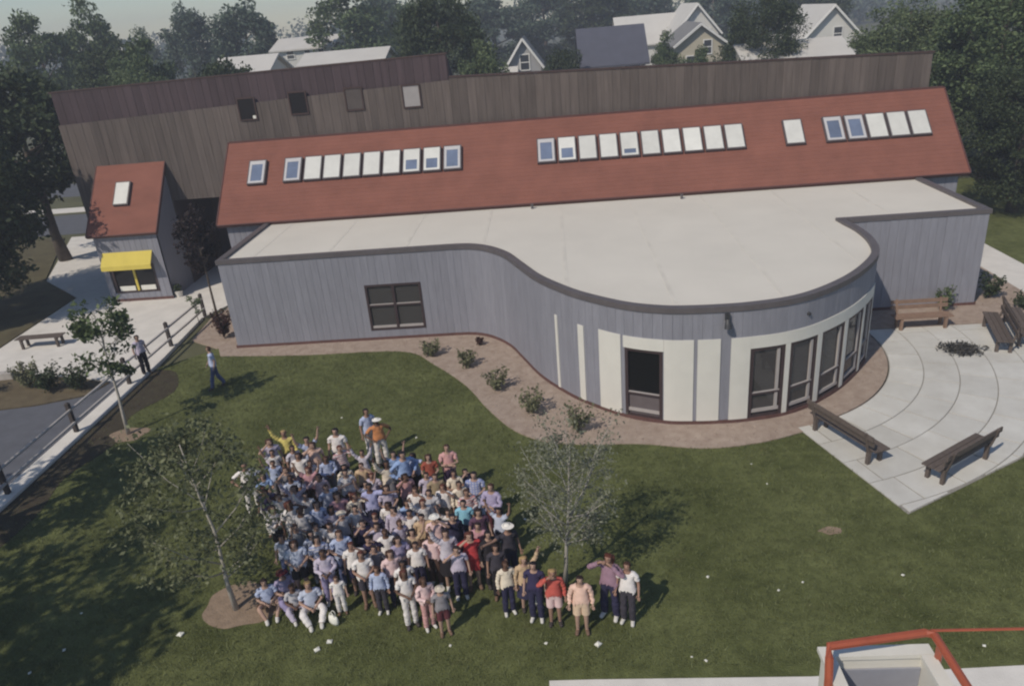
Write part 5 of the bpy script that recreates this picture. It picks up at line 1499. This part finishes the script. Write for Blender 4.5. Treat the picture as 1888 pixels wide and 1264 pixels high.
PEOPLE = [
(-7.44, 16.64, 1.58, 'yellow', 'khaki', 'blonde', 'wave', 'short', 'trousers'),
(-7.74, 16.34, 1.52, 'pale lavender', 'navy', 'brown', 'shade', 'long', 'trousers'),
(-7.97, 15.2, 1.56, 'white', 'white', 'dark brown', 'akimbo', 'short', 'trousers'),
(-6.04, 16.58, 1.6, 'white', 'navy', 'black', 'down', 'short', 'trousers'),
(-5.43, 17.47, 1.65, 'pale blue', 'white', 'black', 'down', 'short', 'trousers'),
(-5.1, 17.19, 1.49, 'orange', 'white', 'white cap', 'akimbo', 'cap', 'trousers'),
(-6.54, 16.1, 1.5, 'peach', 'brown', 'brown', 'shade', 'long', 'skirt'),
(-6.81, 15.75, 1.41, 'white', 'navy', 'dark brown', 'down', 'long', 'trousers'),
(-5.79, 15.94, 1.46, 'rose striped', 'navy', 'auburn', 'shade', 'short', 'trousers'),
(-6.08, 15.62, 1.36, 'pale blue', 'grey', 'brown', 'front', 'short', 'trousers'),
(-5.35, 14.77, 1.5, 'white', 'maroon', 'black', 'down', 'short', 'trousers'),
(-6.37, 15.11, 1.39, 'rose', 'brown', 'auburn', 'up', 'long', 'trousers'),
(-6.94, 15.13, 1.41, 'grey', 'navy', 'brown', 'shade', 'short', 'shorts'),
(-7.4, 15.53, 1.36, 'pale blue', 'grey', 'dark brown', 'wave', 'short', 'trousers'),
(-5.3, 13.83, 1.49, 'rose', 'grey', 'dark brown', 'down', 'long', 'trousers'),
(-5.06, 15.16, 1.41, 'tan', 'navy', 'brown', 'shade', 'short', 'trousers'),
(-4.58, 14.0, 1.6, 'periwinkle', 'navy', 'black', 'point', 'short', 'trousers'),
(-4.05, 15.25, 1.62, 'sky blue', 'navy', 'black', 'akimbo', 'short', 'trousers'),
(-4.42, 15.07, 1.5, 'cream', 'grey', 'black', 'wave', 'long', 'skirt'),
(-4.23, 14.1, 1.46, 'pale lavender', 'maroon', 'dark brown', 'front', 'long', 'trousers'),
(-3.41, 15.23, 1.52, 'rust red', 'brown', 'brown', 'front', 'long', 'trousers'),
(-2.99, 15.51, 1.6, 'pink', 'purple', 'brown', 'fold', 'short', 'shorts'),
(-2.23, 14.39, 1.52, 'checked blue', 'pale blue', 'black', 'front', 'short', 'trousers'),
(-1.79, 13.8, 1.58, 'lavender', 'maroon', 'brown', 'fold', 'short', 'trousers'),
(-2.38, 13.4, 1.46, 'turquoise', 'jeans blue', 'black', 'down', 'short', 'trousers'),
(-3.55, 14.03, 1.41, 'white', 'grey', 'brown', 'shade', 'short', 'shorts'),
(-3.21, 13.89, 1.43, 'pale grey', 'navy', 'dark brown', 'front', 'short', 'trousers'),
(-2.93, 14.13, 1.39, 'white', 'khaki', 'auburn', 'shade', 'long', 'skirt'),
(-2.57, 14.2, 1.41, 'cream', 'navy', 'dark brown', 'down', 'short', 'trousers'),
(-3.93, 13.32, 1.41, 'pale lavender', 'navy', 'black', 'shade', 'long', 'trousers'),
(-3.56, 13.26, 1.36, 'white', 'navy', 'black', 'down', 'short', 'trousers'),
(-3.26, 13.05, 1.39, 'tan', 'brown', 'black', 'point', 'short', 'trousers'),
(-2.94, 12.87, 1.5, 'pale pink', 'navy', 'white cap', 'shade', 'cap', 'trousers'),
(-2.58, 12.98, 1.41, 'navy', 'navy', 'black', 'down', 'short', 'trousers'),
(-2.03, 13.09, 1.43, 'plum', 'maroon', 'dark brown', 'down', 'long', 'trousers'),
(-6.33, 13.56, 1.52, 'white', 'pale grey', 'auburn', 'shade', 'long', 'trousers'),
(-6.0, 13.33, 1.5, 'pale grey', 'steel grey', 'dark brown', 'down', 'short', 'trousers'),
(-6.47, 14.32, 1.41, 'pale lavender', 'navy', 'dark brown', 'up', 'long', 'trousers'),
(-5.7, 13.54, 1.49, 'pale blue', 'black', 'black', 'down', 'long', 'shorts'),
(-5.72, 14.33, 1.39, 'silver blue', 'navy', 'dark brown', 'point', 'short', 'trousers'),
(-5.06, 13.18, 1.46, 'pale grey', 'navy', 'pale hat', 'shade', 'cap', 'trousers'),
(-5.22, 12.85, 1.41, 'white', 'jeans blue', 'brown', 'front', 'short', 'trousers'),
(-4.82, 13.47, 1.39, 'white', 'navy', 'black', 'front', 'short', 'trousers'),
(-4.55, 12.95, 1.37, 'dark navy', 'navy', 'black', 'shade', 'short', 'trousers'),
(-4.2, 12.85, 1.36, 'pale lavender', 'navy', 'dark brown', 'shade', 'short', 'trousers'),
(-3.96, 12.56, 1.41, 'white', 'jeans blue', 'brown', 'down', 'short', 'trousers'),
(-4.91, 12.47, 1.5, 'pale blue', 'jeans blue', 'brown', 'front', 'short', 'trousers'),
(-4.62, 12.24, 1.36, 'white', 'navy', 'auburn', 'shade', 'short', 'shorts'),
(-4.3, 11.82, 1.46, 'white', 'charcoal', 'auburn', 'front', 'short', 'shorts'),
(-4.12, 12.14, 1.33, 'grey', 'navy', 'dark brown', 'shade', 'short', 'trousers'),
(-5.13, 11.95, 1.43, 'pale lavender', 'lilac', 'dark brown', 'front', 'short', 'trousers'),
(-3.64, 12.27, 1.43, 'lavender', 'brown', 'dark brown', 'fold', 'long', 'trousers'),
(-3.73, 11.9, 1.39, 'pale pink', 'navy', 'brown', 'down', 'long', 'trousers'),
(-3.38, 12.53, 1.41, 'tan', 'brown', 'black', 'wave', 'long', 'trousers'),
(-3.26, 12.17, 1.36, 'white', 'navy', 'dark brown', 'down', 'short', 'trousers'),
(-2.97, 12.4, 1.36, 'pale pink', 'brown', 'brown', 'down', 'long', 'trousers'),
(-2.63, 12.27, 1.56, 'silver grey', 'black', 'dark brown', 'wave', 'short', 'skirt'),
(-3.32, 11.22, 1.46, 'white', 'white', 'auburn', 'front', 'long', 'trousers'),
(-2.95, 11.15, 1.32, 'pale pink', 'pink', 'brown', 'front', 'long', 'trousers'),
(-2.62, 10.99, 1.22, 'grey', 'maroon', 'pale hat', 'down', 'cap', 'shorts'),
(-2.14, 12.25, 1.49, 'red', 'red', 'auburn', 'shade', 'long', 'shorts'),
(-1.77, 12.3, 1.46, 'black', 'black', 'black', 'down', 'short', 'trousers'),
(-2.0, 12.65, 1.41, 'rose', 'navy', 'dark brown', 'down', 'short', 'trousers'),
(-1.37, 12.38, 1.56, 'charcoal', 'navy', 'white hat', 'point', 'cap', 'trousers'),
(-1.38, 11.48, 1.36, 'cream', 'navy', 'brown', 'down', 'short', 'trousers'),
(-1.02, 11.59, 1.36, 'tan', 'navy', 'blonde', 'wave', 'long', 'skirt'),
(-0.82, 11.28, 1.49, 'dark navy', 'navy', 'black', 'down', 'short', 'trousers'),
(-1.59, 11.93, 1.41, 'charcoal', 'black', 'dark brown', 'down', 'long', 'trousers'),
(-0.46, 11.16, 1.39, 'brick red', 'pale pink', 'blonde', 'shade', 'long', 'shorts'),
(0.05, 10.93, 1.41, 'peach', 'beige', 'dark brown', 'down', 'short', 'shorts'),
(0.62, 11.31, 1.58, 'mauve', 'navy', 'auburn', 'hands', 'long', 'trousers'),
(0.95, 11.14, 1.52, 'white', 'charcoal', 'brown', 'down', 'short', 'trousers'),
(-6.18, 12.13, 1.46, 'lavender', 'lilac', 'maroon cap', 'sit', 'cap', 'trousers'),
(-6.49, 11.92, 1.41, 'pale blue', 'beige', 'dark brown', 'sit', 'short', 'shorts'),
(-5.5, 11.75, 1.5, 'silver blue', 'white', 'blonde', 'sit', 'short', 'trousers'),
(-5.87, 11.79, 1.31, 'pale grey', 'pale lavender', 'brown', 'sit', 'short', 'trousers'),
(-4.84, 11.64, 0.99, 'white', 'white', 'brown', 'down', 'short', 'trousers'),
(-11.95, 22.51, 1.62, 'pale blue', 'jeans blue', 'brown', 'walk', 'short', 'trousers'),
(-15.26, 23.97, 1.6, 'pale lavender', 'black', 'black', 'down', 'short', 'trousers'),
(-6.11, 14.01, 1.41, 'white', 'navy', 'black', 'wave', 'short', 'trousers'),
(-4.94, 13.91, 1.41, 'cream', 'navy', 'auburn', 'shade', 'long', 'trousers'),
(-3.89, 14.6, 1.41, 'pink', 'grey', 'dark brown', 'shade', 'long', 'trousers'),
(-3.17, 14.54, 1.41, 'khaki', 'navy', 'brown', 'down', 'short', 'trousers'),
(-6.01, 14.77, 1.41, 'pale pink', 'navy', 'black', 'shade', 'short', 'trousers'),
(-5.6, 12.67, 1.36, 'silver blue', 'navy', 'black', 'down', 'long', 'trousers'),
(-6.03, 12.96, 1.32, 'steel grey', 'grey', 'brown', 'shade', 'short', 'trousers'),
(-2.39, 11.98, 1.36, 'pale lavender', 'navy', 'dark brown', 'shade', 'short', 'trousers'),
(-3.44, 11.66, 1.32, 'white', 'brown', 'black', 'down', 'short', 'trousers'),
(-3.97, 11.62, 1.22, 'pale blue', 'charcoal', 'brown', 'down', 'short', 'trousers'),
(-6.77, 16.38, 1.5, 'pale blue', 'brown', 'black', 'up', 'short', 'skirt'),
(-6.22, 12.6, 1.34, 'silver blue', 'jeans blue', 'dark brown', 'wave', 'short', 'trousers'),
(-6.71, 13.52, 1.45, 'white', 'black', 'dark brown', 'fold', 'long', 'shorts'),
(-3.69, 13.68, 1.32, 'sky blue', 'navy', 'dark brown', 'down', 'long', 'shorts'),
(-2.74, 14.64, 1.41, 'cream', 'navy', 'dark brown', 'fold', 'short', 'shorts'),
(-4.32, 12.46, 1.31, 'dark navy', 'maroon', 'dark brown', 'shade', 'short', 'shorts'),
(-7.06, 16.06, 1.45, 'silver grey', 'grey', 'dark brown', 'down', 'short', 'trousers'),
(-4.85, 14.57, 1.27, 'blue striped', 'navy', 'black', 'up', 'short', 'trousers'),
(-5.14, 14.25, 1.2, 'dark navy', 'grey', 'auburn', 'point', 'short', 'skirt'),
(-4.12, 13.64, 1.32, 'white', 'jeans blue', 'dark brown', 'shade', 'long', 'shorts'),
(-2.52, 14.94, 1.24, 'navy', 'jeans blue', 'black', 'shade', 'short', 'trousers'),
(-4.35, 15.58, 1.43, 'sky blue', 'maroon', 'black', 'up', 'short', 'shorts'),
(-6.79, 14.14, 1.33, 'white', 'maroon', 'brown', 'wave', 'short', 'skirt'),
(-7.56, 15.97, 1.41, 'white', 'navy', 'black', 'wave', 'short', 'trousers'),
(-3.31, 13.53, 1.43, 'white', 'white', 'auburn', 'wave', 'short', 'trousers'),
(-5.81, 12.22, 1.47, 'silver blue', 'black', 'brown', 'front', 'long', 'shorts'),
(-2.75, 13.41, 1.21, 'white', 'charcoal', 'dark brown', 'wave', 'short', 'shorts'),
(-5.35, 12.32, 1.49, 'blue striped', 'charcoal', 'black', 'front', 'long', 'skirt'),
(-1.59, 13.17, 1.38, 'silver blue', 'navy', 'black', 'up', 'long', 'shorts'),
(-3.88, 15.59, 1.35, 'pale blue', 'black', 'black', 'point', 'long', 'skirt'),
(-7.44, 14.92, 1.4, 'sky blue', 'brown', 'dark brown', 'fold', 'long', 'skirt'),
(-5.35, 13.43, 1.43, 'pale lavender', 'black', 'black', 'front', 'long', 'skirt'),
(-6.68, 14.71, 1.45, 'silver blue', 'white', 'dark brown', 'fold', 'short', 'skirt'),
(-3.44, 14.84, 1.26, 'pale lavender', 'jeans blue', 'dark brown', 'down', 'short', 'shorts'),
(-7.77, 15.52, 1.2, 'pale blue', 'navy', 'brown', 'point', 'short', 'shorts'),
(-4.77, 14.93, 1.25, 'pale lavender', 'maroon', 'auburn', 'front', 'short', 'shorts'),
(-7.15, 14.23, 1.48, 'dark navy', 'white', 'auburn', 'point', 'long', 'trousers'),
(-5.61, 13.06, 1.26, 'white', 'brown', 'black', 'shade', 'short', 'shorts'),
(-6.47, 15.53, 1.31, 'pale grey', 'black', 'dark brown', 'fold', 'short', 'trousers'),
(-4.36, 13.33, 1.26, 'navy', 'maroon', 'auburn', 'wave', 'short', 'trousers'),
(-5.21, 15.86, 1.34, 'silver grey', 'maroon', 'dark brown', 'up', 'short', 'trousers'),
(-3.71, 12.86, 1.4, 'pale lavender', 'white', 'brown', 'down', 'short', 'trousers'),
(-2.36, 13.84, 1.43, 'red striped', 'grey', 'brown', 'front', 'short', 'skirt'),
(-5.48, 15.14, 1.4, 'cream', 'jeans blue', 'black', 'down', 'long', 'trousers'),
]
ANCH = {0: 'yellow-topped person', 5: 'orange-topped person', 17: 'sky-blue-topped person', 24: 'turquoise-topped person', 60: 'red-clad person', 63: 'white-hatted person in charcoal',
        23: 'lavender-topped person with folded arms', 2: 'all-white person', 57: 'white-clad woman-sized figure', 70: 'mauve-topped person', 48: 'white-topped person in dark shorts', 72: 'seated maroon-capped person',
        35: 'person in pale grey trousers', 68: 'brick-red-topped person', 10: 'white-topped person in maroon', 31: 'pointing tan-topped person', 20: 'rust-red-topped person'}
ANCH[57] = 'all-white long-haired person'
PHR = {'down': 'standing', 'akimbo': 'hands on hips', 'shade': 'shading eyes', 'wave': 'waving', 'up': 'both arms up', 'fold': 'arms folded', 'front': 'hands joined',
       'point': 'arm stretched out', 'hands': 'both hands at face', 'sit': 'seated on grass', 'walk': 'walking'}
SPECIAL = {77: 'person in pale blue top and jeans walking alone across the lawn', 78: 'person in pale lavender top and black trousers beside the rail fence',
           76: 'small child in white standing at the front of the crowd', 70: 'mauve-topped person with both hands at face, right of the grey tree',
           71: 'white-topped person standing beside the mauve-topped person', 4: 'pale-blue-topped person standing behind the orange-topped person, rearmost of the crowd'}
labels = {}
pr = random.Random(3)
for i, (x, y, h, top, bot, hr, pose, hst, btype) in enumerate(PEOPLE):
    if pose not in PC_:
        PC_[pose] = build_pose(pose)
    R = PC_[pose]
    s = h / 1.71
    ang = math.atan2(-x, y) + pr.uniform(-.45, .45)
    if i == 77:
        ang = -1.15
    if i == 78:
        ang = pr.uniform(0.2, 1.4)
    bw_ = pr.uniform(.94, 1.10)
    o = link('person', R['body'], None, (x, y, 0.0 if i != 78 else 0.005), (0, 0, ang), (s * bw_, s * bw_, s))
    mir = pr.random() < .5
    if mir:
        o.scale.x *= -1
    setm(o, SK[pr.choices(['fair', 'tan', 'deep'], (.6, .28, .12))[0]])
    c = link('shirt', gmesh(pose, pr.choice(['tee', 'tee', 'long']) if i != 50 else 'long', 'shirt'), o); setm(c, cloth(top))
    bt = 'trousers' if (pose == 'sit' and btype == 'skirt') else btype
    c = link(bt, gmesh(pose, bt, bt), o); setm(c, cloth(bot))
    c = link({'cap': 'hat'}.get(hst, 'hair'), gmesh(pose, 'hair_' + hst, 'hair'), o); setm(c, hairm(hr))
    sm = M_SHOE[pr.choices([0, 1, 2], (.55, .25, .2))[0]]
    for q in ('shoeR', 'shoeL'):
        c = link('shoe', gmesh(pose, q, 'shoe'), o); setm(c, sm)
    # label
    if i in SPECIAL:
        lab = SPECIAL[i]
    elif i in ANCH and i not in (70,):
        lab = ANCH[i] + ', ' + PHR[pose] + (' in ' + bot + ' ' + bt if len(ANCH[i].split()) < 4 else '') + ', in the crowd'
    else:
        bj, bd = None, 1e9
        for q in ANCH:
            dd = math.hypot(PEOPLE[q][0] - x, PEOPLE[q][1] - y)
            if q != i and dd < bd:
                bj, bd = q, dd
        dx, dy = x - PEOPLE[bj][0], y - PEOPLE[bj][1]
        relw = ('left of' if dx < 0 else 'right of') if abs(dx) > abs(dy) else ('behind' if dy > 0 else 'in front of')
        lab = 'person, %s top, %s %s, %s, %s the %s' % (top, bot, bt, PHR[pose], relw, ANCH[bj])
        if len(lab.split()) > 16:
            lab = 'person, %s top, %s, %s the %s' % (top, PHR[pose], relw, ANCH[bj])
        if lab in labels:
            lab = 'person, %s top, %s, %s %s, %s the %s' % (top, PHR[pose], hr, 'hat' if hst == 'cap' else 'hair', relw, ANCH[bj])
    if lab in labels:
        print('DUPLICATE LABEL', lab)
    labels[lab] = i
    tag(o, lab, 'person', 'people gathered on the lawn' if i not in (77, 78) else None)
